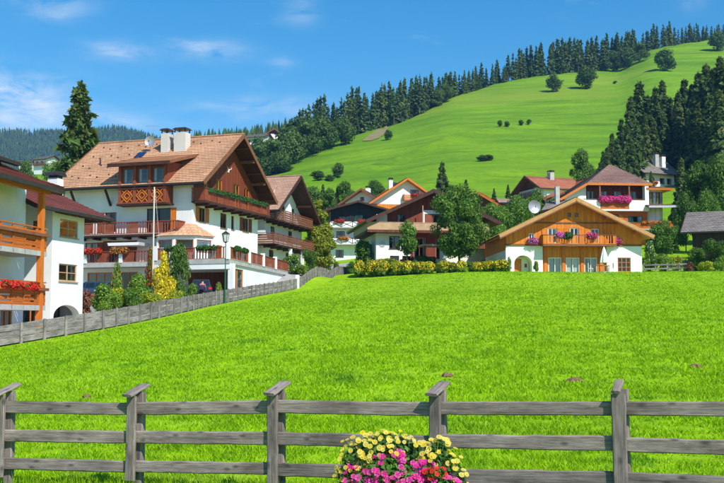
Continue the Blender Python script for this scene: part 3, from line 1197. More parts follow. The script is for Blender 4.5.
def balcony(par, fr, s0, s1, depth, z, h, style, mat, floor=m_dark, brackets=0, ends=(1, 1), mat2=None, th=.16, name='balcony', d0=0.0):
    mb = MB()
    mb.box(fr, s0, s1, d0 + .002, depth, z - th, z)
    o = mb.build(name, floor, par)
    q = lambda s, d: fr(s, d, 0)[:2]
    railing(o, q(s0, depth - .05), q(s1, depth - .05), z, h, style, mat, mat2)
    if ends[0]:
        railing(o, q(s0 + .05, d0), q(s0 + .05, depth - .1), z, h, style, mat, mat2)
    if ends[1]:
        railing(o, q(s1 - .05, depth - .1), q(s1 - .05, d0), z, h, style, mat, mat2)
    for i in range(brackets):
        c = s0 + (s1 - s0) * (i + .5) / brackets
        b = MB()
        b.box(fr, c - .09, c + .09, -.05 + d0, depth * .9, z - th - .22, z - th - .003)
        b.build('bracket', floor, o)
    return o


def chimney(par, x, y, z0, z1, w, mat=None, cap='flat', l=None):
    l = l or w
    fr = frame(x - w / 2, y + l / 2, 0)
    mb = MB()
    mb.box(fr, 0, w, 0, l, z0, z1)
    o = mb.build('chimney', mat or m_concrete, par)
    c = MB()
    if cap == 'flat':
        for a in (.03, w - .11):
            for b in (.03, l - .11):
                c.box(fr, a, a + .08, b, b + .08, z1, z1 + .3)
        c.hexa([fr(-.14, l + .14, z1 + .3), fr(w + .14, l + .14, z1 + .3), fr(w + .14, -.14, z1 + .3), fr(-.14, -.14, z1 + .3),
                fr(.05, l - .05, z1 + .48), fr(w - .05, l - .05, z1 + .48), fr(w - .05, .05, z1 + .48), fr(.05, .05, z1 + .48)])
    else:
        pts = [(w / 2 + math.cos(t) * (w * .72), z1 + .16 + math.sin(t) * .34) for t in np.linspace(0, math.pi, 9)]
        c.prism(fr, pts + [(-.1, z1 + .08), (w + .1, z1 + .08)][:0], -.15, l + .15)
        c.box(fr, .05, w - .05, .05, l - .05, z1, z1 + .17)
    c.build('cap', m_metal, o)
    return o


def spandrel(par, fr, s0, s1, zs, zt, mat, depth=.35, d0=0.0):
    """the two corners that turn a square opening into an arch (+ its soffit)"""
    mb = MB()
    n = 14
    c, rx, rz = (s0 + s1) / 2, (s1 - s0) / 2, zt - zs
    pts = [(c - rx * math.cos(math.pi * i / n), zs + rz * math.sin(math.pi * i / n)) for i in range(n + 1)]
    for a, b in zip(pts[:-1], pts[1:]):
        mb.face([fr(a[0], d0, a[1]), fr(b[0], d0, b[1]), fr(b[0], d0, zt), fr(a[0], d0, zt)])
        mb.face([fr(a[0], d0, a[1]), fr(b[0], d0, b[1]), fr(b[0], d0 - depth, b[1]), fr(a[0], d0 - depth, a[1])])
    return mb.build('arch', mat, par)


def dish(loc, r, az, label):
    o = thing('satellite_dish', loc, label, 'satellite dish', az)
    mb = MB()
    n, k = 16, 4
    for j in range(k):
        for i in range(n):
            def q(jj, ii):
                rr = r * jj / k
                t = 2 * math.pi * ii / n
                return Vector((rr * math.cos(t), -.05 + -.28 * (rr / r) ** 2 * r, .65 + rr * math.sin(t)))
            mb.face([q(j, i), q(j, i + 1), q(j + 1, i + 1), q(j + 1, i)][(1 if j == 0 else 0):])
    mb.build('reflector', m_zinc, o)
    a = MB()
    a.tube((0, .02, -.45), (0, .02, .62), .03, .03, 6)
    a.build('mast', m_zinc, o)
    a = MB()
    a.tube((0, -.05, .65 - r), (0, -.5 * r - .25, .6), .015, .015, 5)
    a.tube((0, -.5 * r - .25, .56), (0, -.5 * r - .25, .7), .05, .05, 6)
    a.build('feed_arm', m_metal, o)
    return o


def leaf_quads(pts, nrm, size, rg, aspect=1.5):
    n = len(pts)
    nrm = nrm / np.maximum(np.linalg.norm(nrm, axis=1, keepdims=True), 1e-6)
    r = rg.normal(size=(n, 3))
    t = np.cross(nrm, r)
    t /= np.maximum(np.linalg.norm(t, axis=1, keepdims=True), 1e-6)
    b = np.cross(nrm, t)
    s = (size * rg.uniform(.6, 1.35, n))[:, None]
    V = np.stack([pts - t * s * aspect * .5, pts - b * s * .5 + nrm * s * .12, pts + t * s * aspect * .5, pts + b * s * .5 + nrm * s * .12], 1)
    return V.reshape(-1, 3), np.arange(4 * n).reshape(-1, 4)


def blob_points(blobs, n, rg, lo=.72, hi=1.06, jitter=.75):
    B = np.array(blobs, float)
    w = (B[:, 3] * B[:, 4] + B[:, 4] * B[:, 5] + B[:, 3] * B[:, 5])
    k = rg.choice(len(B), n, p=w / w.sum())
    d = rg.normal(size=(n, 3))
    d /= np.linalg.norm(d, axis=1, keepdims=True)
    rad = rg.uniform(lo ** 2, hi ** 2, n) ** .5
    pts = B[k, :3] + d * B[k, 3:6] * rad[:, None]
    return pts, d + rg.normal(size=(n, 3)) * jitter * .6 + np.array([0, 0, .35])


FL = {}


def m_flower(name, c1, c2):
    return M_leaf('blossom_' + name, c1, c2, None, 3, .2)


m_box_leaf = M_leaf('box_leaves', (.04, .11, .02), (.07, .17, .03), None, 2)
PINK = m_flower('pink', (.62, .03, .22), (.80, .10, .38))
REDF = m_flower('red', (.60, .02, .015), (.75, .05, .03))
MAUVE = m_flower('mauve', (.55, .08, .40), (.75, .2, .6))
ORANGEF = m_flower('orange', (.7, .18, .03), (.8, .3, .05))


def flower_box(h, fr, s0, s1, d, z, mat, label, blob=.28, dens=60, boxmat=None, group=None, size=.1):
    """window box with trailing blossoms, hung on a house (its own thing)"""
    mid = fr((s0 + s1) / 2, d, z)
    o = thing('flower_box', h.w(*mid), label, 'flower box', h.a, group)
    f2 = lambda s, dd, zz: tuple(np.array(fr(s, dd, zz)) - np.array(mid))
    mb = MB()
    mb.box(f2, s0, s1, d - .12, d + .1, z - .2, z)
    mb.build('box', boxmat or m_brownrail, o)
    rg = np.random.default_rng(int(abs(s0 * 31 + z * 17 + d * 7)) + len(label))
    n = max(2, int((s1 - s0) / .35))
    blobs = []
    for i in range(n):
        c = f2(s0 + (s1 - s0) * (i + .5) / n, d + .06, z + .02)
        b = blob * rg.uniform(.75, 1.2)
        blobs.append((*c, b * 1.1, b, b))
    k = int(dens * n * 1.4)
    pts, nr = blob_points(blobs, k, rg, .3, .95)
    V, F_ = leaf_quads(pts, nr, size, rg)
    np_mesh('leaves', V, F_, m_box_leaf, o)
    pts, nr = blob_points(blobs, k * 2, rg, .85, 1.15)
    V, F_ = leaf_quads(pts, nr, size * .95, rg, 1.0)
    tag(np_mesh('blossoms', V, F_, mat, o), kind='stuff')
    return o


# ------------------------------------------------------------------ large chalet on the left
ZC = 4.1
C = House('large_chalet', (*P(192, 290, 87).xy, ZC), 71.5, 'large white and dark wood chalet with tan shingle roof and a dormer', 'chalet')
c = C.o
fG, fL = frame(0, 0, 0), frame(0, 13.2, -math.pi / 2)          # gable front; long facade (s = 13.2 - y)
W, LEN = 13.6, 13.2
zT, z1, z2, zE, zR = 3.1, 5.65, 8.5, 10.0, 15.55                # terrace, first floor, gable floor, eave, ridge (above ground)
sh_o = dict(fm=m_brownrail, shut=m_orange, curtain=.5)
sh_r = dict(fm=m_brownrail, shut=m_redrail, curtain=.5)
zEw = zE + .71 * 1.2 - .15                                      # eave level at the wall
face(c, fG, [(0, -.3), (W, -.3), (W, 8.3), (0, 8.3)], m_white, [
    (1.1, 2.3, 6.85, 8.1, sh_o), (5.3, 6.6, 6.65, 8.05, dict(curtain=0)), (7.6, 8.2, 6.7, 8.0, dict(cols=1, curtain=.6)), (10.1, 11.4, 6.75, 8.05, sh_r),
    (4.6, 5.8, 3.9, 5.0, dict(curtain=.3, fm=m_orange)), (7.4, 8.8, 3.9, 5.0, dict(curtain=.5, fm=m_orange)), (10.5, 11.7, 3.9, 5.0, dict(curtain=.3))])
face(c, fG, [(0, 8.3), (W, 8.3), (W, zEw), (W / 2, zR - .3), (0, zEw)], m_red, [
    (2.0, 3.1, 8.6, 11.0, dict(curtain=.4, fm=m_orange, cols=2, sill=False)), (4.4, 5.6, 8.6, 11.1, dict(curtain=.4, fm=m_orange, cols=2, sill=False)),
    (8.0, 9.3, 8.6, 11.1, dict(curtain=.4, fm=m_orange, cols=2, sill=False)), (10.4, 11.5, 8.6, 11.0, dict(curtain=.3, fm=m_orange, cols=2, sill=False))], name='timber_gable')
yy = lambda y: LEN - y
face(c, fL, [(0, -.3), (LEN, -.3), (LEN, zEw), (0, zEw)], m_white, [
    (yy(8.9), yy(7.7), 6.0, 7.8, dict(sh_r, open_right=False, sill=False)), (yy(11.6), yy(10.6), 6.0, 7.7, dict(sh_r, sill=False, open_left=False)),
    (yy(4.6), yy(2.2), 5.85, 8.0, dict(fm=m_dark, cols=2, curtain=0, sill=False, shut=m_orange, open_left=False, sw=.55)),
    (yy(10.9), yy(9.6), 3.3, 5.1, dict(sh_r, open_left=False, sill=False)), (yy(8.1), yy(6.4), 3.3, 5.2, dict(sh_r, curtain=.2, sill=False)),
    (yy(10.6), yy(8.0), .4, 2.4, dict(fm=m_orange, curtain=0, cols=3)), (yy(7.2), yy(5.4), .3, 2.4, dict(fm=m_orange, curtain=.2))])
wall(c, frame(W, 0, math.pi / 2), [(0, -.3), (LEN, -.3), (LEN, zEw), (0, zEw)], [], m_white)
wall(c, frame(W, LEN, math.pi), [(0, -.3), (W, -.3), (W, zEw), (W / 2, zR - .3), (0, zEw)], [], m_white)
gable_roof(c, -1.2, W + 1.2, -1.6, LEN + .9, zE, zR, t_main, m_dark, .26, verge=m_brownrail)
# gable purlins and the timber lining of the wide eaves
for x in (1.6, 4.2, W / 2, W - 4.2, W - 1.6):
    z = zE + (zR - zE) * (1 - abs(x - W / 2) / (W / 2 + 1.2)) - .42
    bars(c, 'purlin', [((x, -1.5, z), (x, .1, z))], .2, .26, m_brownrail)
for x in (-.55, 2.7, 5.6, W - 5.6, W - 2.7, W + .55):
    z = zE + (zR - zE) * (1 - abs(x - W / 2) / (W / 2 + 1.2)) - .33
    bars(c, 'soffit_board', [((x, -1.55, z), (x, -.02, z))], .22, .06, m_redrail)
bars(c, 'collar_beam', [((3.4, -1.45, zR - 2.75), (W - 3.4, -1.45, zR - 2.75))][:0], .2, .22, m_dark)
balcony(c, fG, -.35, W + .1, 1.35, z2, 1.15, 'baluster', m_redrail, m_dark, 8, (1, 1), m_redrail)
balcony(c, fL, yy(LEN), yy(.75), 1.3, z1, 1.1, 'baluster', m_redrail, m_dark, 8, (0, 1), m_redrail)
# trophy on the gable
mb = MB()
mb.hexa([(6.7, -.06, 12.0), (6.9, -.06, 12.0), (6.9, -.01, 12.0), (6.7, -.01, 12.0), (6.65, -.1, 12.3), (6.95, -.1, 12.3), (6.95, -.01, 12.3), (6.65, -.01, 12.3)])
for sx in (-1, 1):
    mb.tube((6.8 + sx * .1, -.08, 12.25), (6.8 + sx * .4, -.16, 12.38), .035, .025, 5)
    mb.tube((6.8 + sx * .4, -.16, 12.38), (6.8 + sx * .44, -.16, 12.55), .025, .01, 5)
mb.build('trophy_skull', m_paint, c)
# eave struts on the long facade
for y in (8.3, 11.9):
    bars(c, 'strut', [((-.02, y, 8.4), (-.95, y, 9.75))], .16, .18, m_dark)
# oriel dormer
xd, ya, yb = -1.05, 2.0, 6.9
fD = frame(xd, yb, -math.pi / 2)
LD = yb - ya
rz = lambda x: zE + (zR - zE) * (x + 1.2) / (W / 2 + 1.2)
zD0, zDs, zD1 = 8.35, 9.75, 12.0
wins = [(.45 + i * 1.5, 1.5 + i * 1.5, 9.85, 11.5, dict(fm=m_brownrail, cols=1, curtain=.45, sill=False)) for i in range(3)]
face(c, fD, [(0, zD0), (LD, zD0), (LD, zD1), (0, zD1)], m_red, wins, name='dormer_front')
for y in (ya, yb):
    mb = MB()
    mb.face([(xd, y, zD0), (0, y, zD0), (3.6, y, zD1 + .2), (xd, y, zD1)])
    mb.build('dormer_side', m_red, c)
mb = MB()
mb.box(fD, -.1, LD + .1, -1.06, .12, zD0 - .14, zD0 - .003)
mb.build('dormer_floor', m_dark, c)
for i in range(4):
    s_ = .18 + i * 1.5
    mb = MB()
    mb.box(fD, s_ - .13, s_ + .13, .003, .1, zD0, zD1 - .05)
    mb.build('dormer_post', m_redrail, c)
mb = MB()
for i in range(3):                                              # diamond lattice of the parapet
    a, b = .34 + i * 1.5, 1.54 + i * 1.5
    m_, zc = (a + b) / 2, (zD0 + zDs) / 2
    hh = (zDs - zD0) / 2 - .14
    for k in (1.0, .55):
        q = [(m_ - .56 * k, zc), (m_, zc + hh * k), (m_ + .56 * k, zc), (m_, zc - hh * k)]
        for j in range(4):
            a2, b2 = q[j], q[(j + 1) % 4]
            mb.bar(fD(a2[0], .06, a2[1]), fD(b2[0], .06, b2[1]), .06, .085)
    for sx, sz in ((-1, -1), (-1, 1), (1, -1), (1, 1)):
        mb.bar(fD(m_ + sx * .58, .05, zc + sz * hh), fD(m_ + sx * .3, .05, zc + sz * hh * .5), .05, .07)
mb.build('lattice', m_orange, c)
mb = MB()
mb.box(fD, -.02, LD + .02, .01, .16, zDs - .1, zDs)
mb.box(fD, -.02, LD + .02, .01, .16, zD0, zD0 + .12)
mb.build('parapet_rail', m_redrail, c)
slab(c, (xd - .75, yb + .6, zD1 - .15), (xd - .75, ya - .6, zD1 - .15), (5.2, ya - .6, zD1 + 1.72), (5.2, yb + .6, zD1 + 1.72), t_main, m_dark, .2, name='dormer_roof')
bars(c, 'dormer_fascia', [((xd - .8, ya - .65, zD1 - .24), (xd - .8, yb + .65, zD1 - .24))], .08, .3, m_dark)
for y in (ya - .65, yb + .65):
    bars(c, 'dormer_fascia', [((xd - .75, y, zD1 - .2), (5.2, y, zD1 + 1.66))], .07, .26, m_brownrail)
# chimneys, ridge things, snow hooks
chimney(c, 4.7, 3.75, rz(4.7) - .8, rz(4.7) + 1.5, 1.0, M_plaster('chimney_render', (.62, .60, .56)), 'flat', 1.2)
chimney(c, 4.7, 5.35, rz(4.7) - .8, rz(4.7) + 1.5, 1.0, M_plaster('chimney_render', (.62, .60, .56)), 'flat', .75)
mb = MB()
mb.bar((3.4, 7.7, rz(3.4) + .12), (4.3, 7.7, rz(4.3) + .12), .8, .09, up=(-.58, 0, .81))
mb.build('roof_window', m_solar, c)
mb = MB()
mb.tube((2.6, 11.2, rz(2.6)), (2.6, 11.2, rz(2.6) + .55), .07, .07, 6)
mb.build('vent_pipe', m_metal, c)
hk = MB()
for i in range(14):
    for j in range(4):
        x, y = .3 + j * 1.7 + .4 * (i % 2), .2 + i * .98
        if not (y < 7.8 and x < 5):
            hk.box(frame(x, y, 0), -.05, .05, -.06, .06, rz(x), rz(x) + .13)
tag(hk.build('snow_hooks', m_dark, c), kind='stuff')
# bay with a little tent roof at the corner
bay = [(-.02, 3.4), (-1.5, 2.7), (-1.75, .9), (-1.2, -.9), (.6, -1.7), (1.9, -.02), (.5, .5)]
mb = MB()
mb.poly_prism(bay[:6], 3.1, 3.9)
mb.poly_prism(bay[:6], 5.05, 5.35)
mb.build('bay_wall', m_white, c)
for i in range(5):
    a, b = bay[i], bay[i + 1]
    an = math.atan2(b[1] - a[1], b[0] - a[0])
    L_ = math.hypot(b[0] - a[0], b[1] - a[1])
    fb = frame(a[0], a[1], an)
    for s_ in (0, L_ - .16):
        m2 = MB()
        m2.box(fb, s_, s_ + .16, -.2, -.01, 3.9, 5.05)
        m2.build('bay_pier', m_white, c)
    window(c, fb, .16, L_ - .16, 3.9, 5.05, m_orange, cols=1, curtain=.3, d=-.12, sill=False)
mb = MB()
ap = (.3, .3, 6.75)
ov = [(x * 1.12 - .05, y * 1.08 - .1) for x, y in bay[:6]]
for i in range(5):
    mb.face([(ov[i][0], ov[i][1], 5.36), (ov[i + 1][0], ov[i + 1][1], 5.36), ap], 0, [(50, 50), (51.6, 50), (50.8, 52)])
mb.build('bay_roof', t_main, c)
# terrace over the garage
ter = [(-3.7, -5.4), (18.4, -1.5), (18.4, .5), (W, .5), (W, 0), (-.02, 0), (-.02, 13.4), (-1.9, 13.4), (-1.9, 1.6), (-3.7, 1.6)]
mb = MB()
mb.poly_prism(ter, 2.75, zT)
mb.build('terrace', m_concrete, c)
tb = math.atan2(3.9, 22.1)
fT, fF = frame(-3.7, -5.4, tb), frame(-3.7, 1.6, -math.pi / 2)
LT = math.hypot(22.1, 3.9)
face(c, frame(-3.55, -5.2, tb), [(0, -.4), (LT - .3, -.4), (LT - .3, 2.75), (0, 2.75)], m_white, [(1.0, 4.7, .3, 2.45, dict(fm=m_orange, cols=2, curtain=1.0, sill=False, name='garage_window'))], name='garage_wall')
mb = MB()
mb.box(frame(-3.6, -5.2, -math.pi / 2), -.0, .45, -.45, 0, -.4, 2.75)
mb.build('pillar', m_white, c)
mb = MB()
mb.box(fF, -.02, .35, -.4, 0, -.4, 2.75)
mb.build('pillar', m_white, c)
wall(c, frame(-.6, 1.6, -math.pi / 2), [(0, -.3), (6.2, -.3), (6.2, 2.75), (0, 2.75)], [], m_cream, 'carport_wall')
mb = MB()
mb.box(frame(-.6, 1.6, -math.pi / 2), 1.6, 5.2, 0, .08, -.2, 2.2)
mb.build('garage_door', m_brown, c)
mb = MB()
mb.box(fF, 0, 7.0, -.3, -.05, 2.3, 2.75)
mb.build('lintel', m_white, c)


def ter_rail(p0, p1, piers, style='baluster'):
    o = MB()
    o.bar((*p0, zT + .03), (*p1, zT + .03), .2, .05)
    par = o.build('terrace_railing', m_concrete, c)
    railing(par, p0, p1, zT, 1.05, style, m_redrail, m_redrail)
    for t in piers:
        x, y = p0[0] + (p1[0] - p0[0]) * t, p0[1] + (p1[1] - p0[1]) * t
        m2 = MB()
        m2.bar((x, y, zT), (x, y, zT + 1.22), .32, .32)
        m2.build('pier', m_white, par)


ter_rail((-3.6, 1.5), (-3.6, -5.25), (0, .99))
ter_rail((-3.55, -5.3), (18.3, -1.45), (.27, .5, .72, .995))
ter_rail((-1.8, 13.3), (-1.8, 1.7), (.0, .32, .63, .98))
# awning over the lower terrace
mb = MB()
mb.prism(frame(-1.7, 4.4, -math.pi / 2), [(-3.0, 4.88), (-2.9, 4.62), (.1, 4.62), (.2, 4.88)], -1.5, .15)
mb.build('awning', m_paint, c)
# flower boxes
flower_box(C, fG, .2, 12.6, 1.42, z2 + 1.02, m_box_leaf, 'long green planting box along the gable balcony of the large chalet', .17, 26, m_green, size=.09)
for i, (ya_, yb_, mt, lb) in enumerate(((9.6, 7.9, REDF, 'box of red geraniums on the lower terrace rail of the large chalet'), (6.8, 5.2, ORANGEF, 'box of orange and yellow flowers on the lower terrace rail of the large chalet'))):
    flower_box(C, fL, LEN - ya_, LEN - yb_, 1.98, zT + 1.05, mt, lb, .27, 50, m_dark)
for i, (t0, lb) in enumerate(((1.0, 'box with dark trailing plants on the terrace rail beside the lantern, nearer one'), (3.2, 'box with dark trailing plants on the terrace rail beside the lantern, farther one'))):
    flower_box(C, fT, t0, t0 + 1.5, .15, zT + .95, m_box_leaf, lb, .22, 40, m_dark)
flower_box(C, fF, 1.0, 2.6, .12, zT + .95, m_box_leaf, 'box with dark plants on the terrace rail over the carport, left one', .2, 40, m_dark)
flower_box(C, fF, 4.0, 5.8, .12, zT + .95, m_box_leaf, 'box with dark plants on the terrace rail over the carport, right one', .2, 40, m_dark)
dish(C.w(4.5, 7.0, rz(4.5) + .35), .5, R(-10), 'round grey satellite dish beside the chimneys of the large chalet')
# aerial
an = thing('roof_aerial', C.w(5.4, 7.25, rz(5.4)), 'thin metal television aerial on the large chalet roof', 'aerial')
mb = MB()
mb.tube((0, 0, -.1), (0, 0, 2.1), .022, .018, 6)
mb.build('mast', m_zinc, an)
mb = MB()
mb.tube((-.75, 0, 2.05), (.75, 0, 2.05), .014, .014, 5)
for i in range(9):
    x = -.7 + i * .175
    mb.tube((x, -.28, 2.06), (x, .28, 2.06), .009, .009, 4)
mb.build('antenna', m_zinc, an)

# ------------------------------------------------------------------ second chalet
ZD = 7.6
D = House('white_chalet', (*P(265, 262, 104).xy, ZD), 75, 'white chalet with two long wooden balconies behind the large chalet', 'chalet')
c = D.o
W, LEN = 12.0, 12.0
zE, zR = 6.0, 10.5
sl = (zR - zE) / (W / 2 + 1.1)
zEw = zE + sl * 1.1 - .12
blind = dict(fm=m_green, curtain=1.0, cols=2)
face(c, fG, [(0, -.5), (W, -.5), (W, zEw), (W - 2.9, zEw + 2.1), (2.9, zEw + 2.1), (0, zEw)], m_white, [
    (1.6, 2.9, 3.35, 4.6, dict(blind, curtain=.0)), (7.3, 8.6, 3.3, 4.6, dict(blind, curtain=0)), (1.2, 2.6, .8, 2.1, dict(fm=m_brownrail)), (6.5, 7.8, .8, 2.1, dict(fm=m_brownrail)),
    (2.6, 3.5, 5.35, 7.2, dict(blind, curtain=.3)), (5.0, 6.1, 5.35, 7.2, dict(blind, curtain=.5)), (8.4, 9.3, 5.35, 7.2, dict(blind, curtain=.3))])
wall(c, fG, [(2.9, zEw + 2.1), (W - 2.9, zEw + 2.1), (W / 2, zR - .25)], [], m_brown, 'timber_gable')
face(c, frame(0, LEN, -math.pi / 2), [(0, -.5), (LEN, -.5), (LEN, zEw), (0, zEw)], m_white, [(9.2, 10.5, .75, 2.0, dict(fm=m_paint, curtain=.3)), (6.6, 7.9, .75, 2.0, dict(fm=m_paint, curtain=.3))])
wall(c, frame(W, 0, math.pi / 2), [(0, -.5), (LEN, -.5), (LEN, zEw), (0, zEw)], [], m_white)
wall(c, frame(W, LEN, math.pi), [(0, -.5), (W, -.5), (W, zEw), (W / 2, zR - .25), (0, zEw)], [], m_white)
gable_roof(c, -1.1, W + 1.1, -1.9, LEN + .8, zE, zR, t_second, m_dark, .24, verge=m_dark)
balcony(c, fG, -.6, W - .2, 1.45, 5.15, 1.1, 'plank', m_brownrail, m_dark, 7, (1, 1), m_redrail)
balcony(c, fG, -1.3, W + .3, 1.45, 2.55, 1.1, 'plank', m_brownrail, m_dark, 7, (0, 1), m_redrail)
balcony(c, frame(0, LEN, -math.pi / 2), 7.5, LEN + 1.45, 1.3, 2.55, 1.1, 'plank', m_brownrail, m_dark, 3, (1, 0), m_redrail)
for x in (2.0, W / 2, W - 2.0):
    z = zE + sl * (W / 2 + 1.1 - abs(x - W / 2)) - .4
    bars(c, 'purlin', [((x, -1.7, z), (x, .1, z))], .18, .24, m_brownrail)
for s_ in (4.3, 8.4):
    mb = MB()
    mb.box(fG, s_, s_ + .3, 1.1, 1.4, -.5, 2.35)
    mb.build('pillar', m_white, c)

# ------------------------------------------------------------------ house at the left edge
ZA = 1.05
A = House('balcony_house', (*P(47, 330, 57).xy, ZA), 80, 'white house with orange timber balconies and maroon roof at the left edge', 'house')
c = A.o
y0 = 2.1
fA = frame(-14, y0, 0)
zE = 8.55
face(c, fA, [(0, -.5), (15.1, -.5), (15.1, zE + .8), (0, zE + .8)], m_white, [
    (9.3, 11.6, 5.15, 7.9, dict(fm=m_redrail, curtain=0, sill=False, cols=2)), (9.3, 11.6, 2.1, 4.6, dict(fm=m_redrail, curtain=.3, sill=False)),
    (5.0, 7.0, 5.15, 7.6, dict(fm=m_redrail, curtain=.3, sill=False)), (12.6, 13.9, .2, 1.7, dict(fm=m_orange, curtain=.2))])
wall(c, frame(1.1, y0, math.pi / 2), [(0, -.5), (9, -.5), (9, zE + 3), (0, zE + .8)], [], m_white)
wall(c, frame(-14, y0 + 9, -math.pi / 2), [(0, -.5), (9, -.5), (9, zE + .8), (0, zE + 3)], [], m_white)
slab(c, (-15, -.6, zE), (.3, -.6, zE), (.3, 4.1, zE + 2.0), (-15, 4.1, zE + 2.0), t_maroon, m_brownrail, .24)
bars(c, 'gutter', [((-15, -.68, zE - .08), (.3, -.68, zE - .08))], .16, .2, m_metal)
bars(c, 'verge_board', [((.34, -.6, zE - .12), (.34, 4.1, zE + 1.88))], .07, .34, m_dark)
# clerestory and upper roof
wall(c, frame(-14, 2.9, 0), [(0, zE + 1.2), (13.6, zE + 1.2), (13.6, zE + 2.0), (0, zE + 2.0)], [], m_dark, 'clerestory')
slab(c, (-15, 1.9, zE + 1.62), (-.2, 1.9, zE + 1.62), (-.2, 8.0, zE + 3.8), (-15, 8.0, zE + 3.8), t_maroon, m_dark, .24)
slab(c, (-.2, 13.5, zE + 1.8), (-15, 13.5, zE + 1.8), (-15, 8.0, zE + 3.8), (-.2, 8.0, zE + 3.8), t_maroon, m_dark, .24)
bars(c, 'gutter', [((-15, 1.82, zE + 1.52), (-.2, 1.82, zE + 1.52))], .15, .18, m_metal)
wall(c, frame(-.4, 2.9, math.pi / 2), [(0, zE + 1.0), (10, zE + 1.0), (10, zE + 2.0), (5, zE + 3.5), (0, zE + 1.8)], [], m_dark, 'clerestory')
wall(c, frame(1.1, y0 + 9, math.pi), [(0, -.5), (15.1, -.5), (15.1, zE + 3.2), (0, zE + 3.2)], [], m_white)
for z in (1.95, 5.0):
    balcony(c, fA, 0, 13.75, 2.1, z, 1.32, 'panelplank', m_larch_h, m_concrete, 0, (0, 1), m_larch_h, th=.28)
for x in (-.95, -6.5):
    mb = MB()
    mb.box(frame(x, .25, 0), 0, .3, 0, .3, -.5, zE + .1)
    mb.build('post', m_orange, c)
bars(c, 'beam', [((-14, .1, zE - .12), (.1, .1, zE - .12))], .22, .3, m_orange)
mb = MB()
mb.box(fA, 9.0, 14.2, .02, 1.9, -.5, .2)
mb.build('plinth', m_white, c)
flower_box(A, fA, 8.5, 12.4, 2.2, 1.95 + 1.0, REDF, 'red geraniums behind the lower orange balcony at the left edge', .2, 50, m_orange)

# ------------------------------------------------------------------ window wing next to it
ZB = 1.4
B = House('window_wing', (*P(50, 325, 62).xy, ZB), 75, 'white house wing with two brown windows over an arched passage', 'house')
c = B.o
zE = 7.55
bw = dict(fm=m_pale, cols=2, rows=2, curtain=.35)
face(c, fG, [(0, -.6), (3.75, -.6), (3.75, zE + .3), (0, zE + .3)], m_white, [(.85, 3.0, 6.05, 7.2, bw), (.85, 3.0, 3.25, 4.35, bw), (.35, 3.4, -.55, 1.75, dict(fm=m_dark, cols=1, curtain=0, sill=False, d=-1.5, name='passage_door'))])
spandrel(c, fG, .35, 3.4, 1.0, 1.75, m_white, .5)
mb = MB()
mb.box(fG, .02, 3.73, -8.9, -.17, -.7, -.45)
mb.build('floor', m_concrete, c)
mb = MB()
mb.box(fG, .02, 3.73, -8.9, -.17, 1.8, 2.0)
mb.build('ceiling', m_white, c)
face(c, frame(0, 9, -math.pi / 2), [(0, -.6), (9, -.6), (9, zE + .5), (0, zE + .5)], m_white, [(6.9, 8.2, -.3, 1.7, dict(fm=m_orange, curtain=.2, sill=False)), (7.6, 8.5, 5.2, 7.0, dict(fm=m_redrail, curtain=.1, sill=False))])
wall(c, frame(3.75, 0, math.pi / 2), [(0, -.6), (9, -.6), (9, zE + .5), (0, zE + .5)], [], m_white)
wall(c, frame(3.75, 9, math.pi), [(0, -.6), (3.75, -.6), (3.75, zE + 1), (0, zE + 1)], [], m_white)
slab(c, (-3.6, -1.15, zE), (5.6, -1.15, zE), (3.0, 3.9, zE + 2.55), (-3.6, 3.9, zE + 2.55), t_maroon, m_dark, .22)
slab(c, (5.6, -1.15, zE), (5.6, 9.5, zE), (3.0, 4.6, zE + 2.55), (3.0, 3.9, zE + 2.55), t_maroon, m_dark, .22)
slab(c, (5.6, 9.5, zE), (-3.6, 9.5, zE), (-3.6, 4.6, zE + 2.55), (3.0, 4.6, zE + 2.55), t_maroon, m_dark, .22)
bars(c, 'gutter', [((-3.6, -1.22, zE - .08), (5.6, -1.22, zE - .08))], .15, .18, m_metal)
bars(c, 'gutter', [((5.67, -1.15, zE - .08), (5.67, 9.5, zE - .08))], .15, .18, m_metal)
for i in range(7):
    bars(c, 'rafter_end', [((.3 + i * .85, -1.0, zE - .2), (.3 + i * .85, .1, zE + .05))], .12, .16, m_brownrail)
slab(c, (-6.2, 1.4, zE + 2.0), (3.5, 1.4, zE + 2.0), (3.5, 6.2, zE + 3.5), (-6.2, 6.2, zE + 3.5), t_maroon, m_dark, .22, name='upper_roof')
wall(c, frame(-6.0, 1.9, 0), [(0, zE + 1.0), (9.0, zE + 1.0), (9.0, zE + 2.1), (0, zE + 2.1)], [], m_dark, 'clerestory')
chimney(c, 5.0, 3.0, zE + .9, zE + 2.85, .75, m_white, 'arch')

# ------------------------------------------------------------------ house with white balconies
E = House('white_balcony_house', (*P(329, 262, 165).xy, P(329, 262.5, 165).z), 2, 'dark gabled house with two white cross-braced balconies up the path', 'house')
c = E.o
W, LEN = 9.6, 10
face(c, fG, [(0, -.6), (W, -.6), (W, 3.0), (0, 3.0)], m_white, [(1.1, 2.4, .9, 2.1, dict(fm=m_dark, curtain=.4)), (5.2, 6.3, 0, 2.2, dict(fm=m_dark, curtain=0, sill=False, name='door'))])
face(c, fG, [(0, 3.0), (W, 3.0), (W, 5.7), (0, 5.7)], m_white, [(1.2, 2.6, 3.2, 5.2, dict(fm=m_dark, curtain=.3, sill=False)), (4.1, 5.4, 3.2, 5.2, dict(fm=m_dark, curtain=.3, sill=False)), (6.6, 7.8, 3.4, 5.1, dict(fm=m_dark, curtain=.4))])
face(c, fG, [(0, 5.7), (W, 5.7), (W, 8.6), (W / 2, 9.95), (0, 8.6)], m_navy, [(1.6, 2.7, 5.9, 7.7, dict(fm=m_dark, curtain=.2, sill=False)), (4.3, 5.6, 5.9, 7.9, dict(fm=m_green, curtain=.2, sill=False)), (7.0, 8.0, 6.0, 7.7, dict(fm=m_dark, curtain=.2))], name='timber_gable')
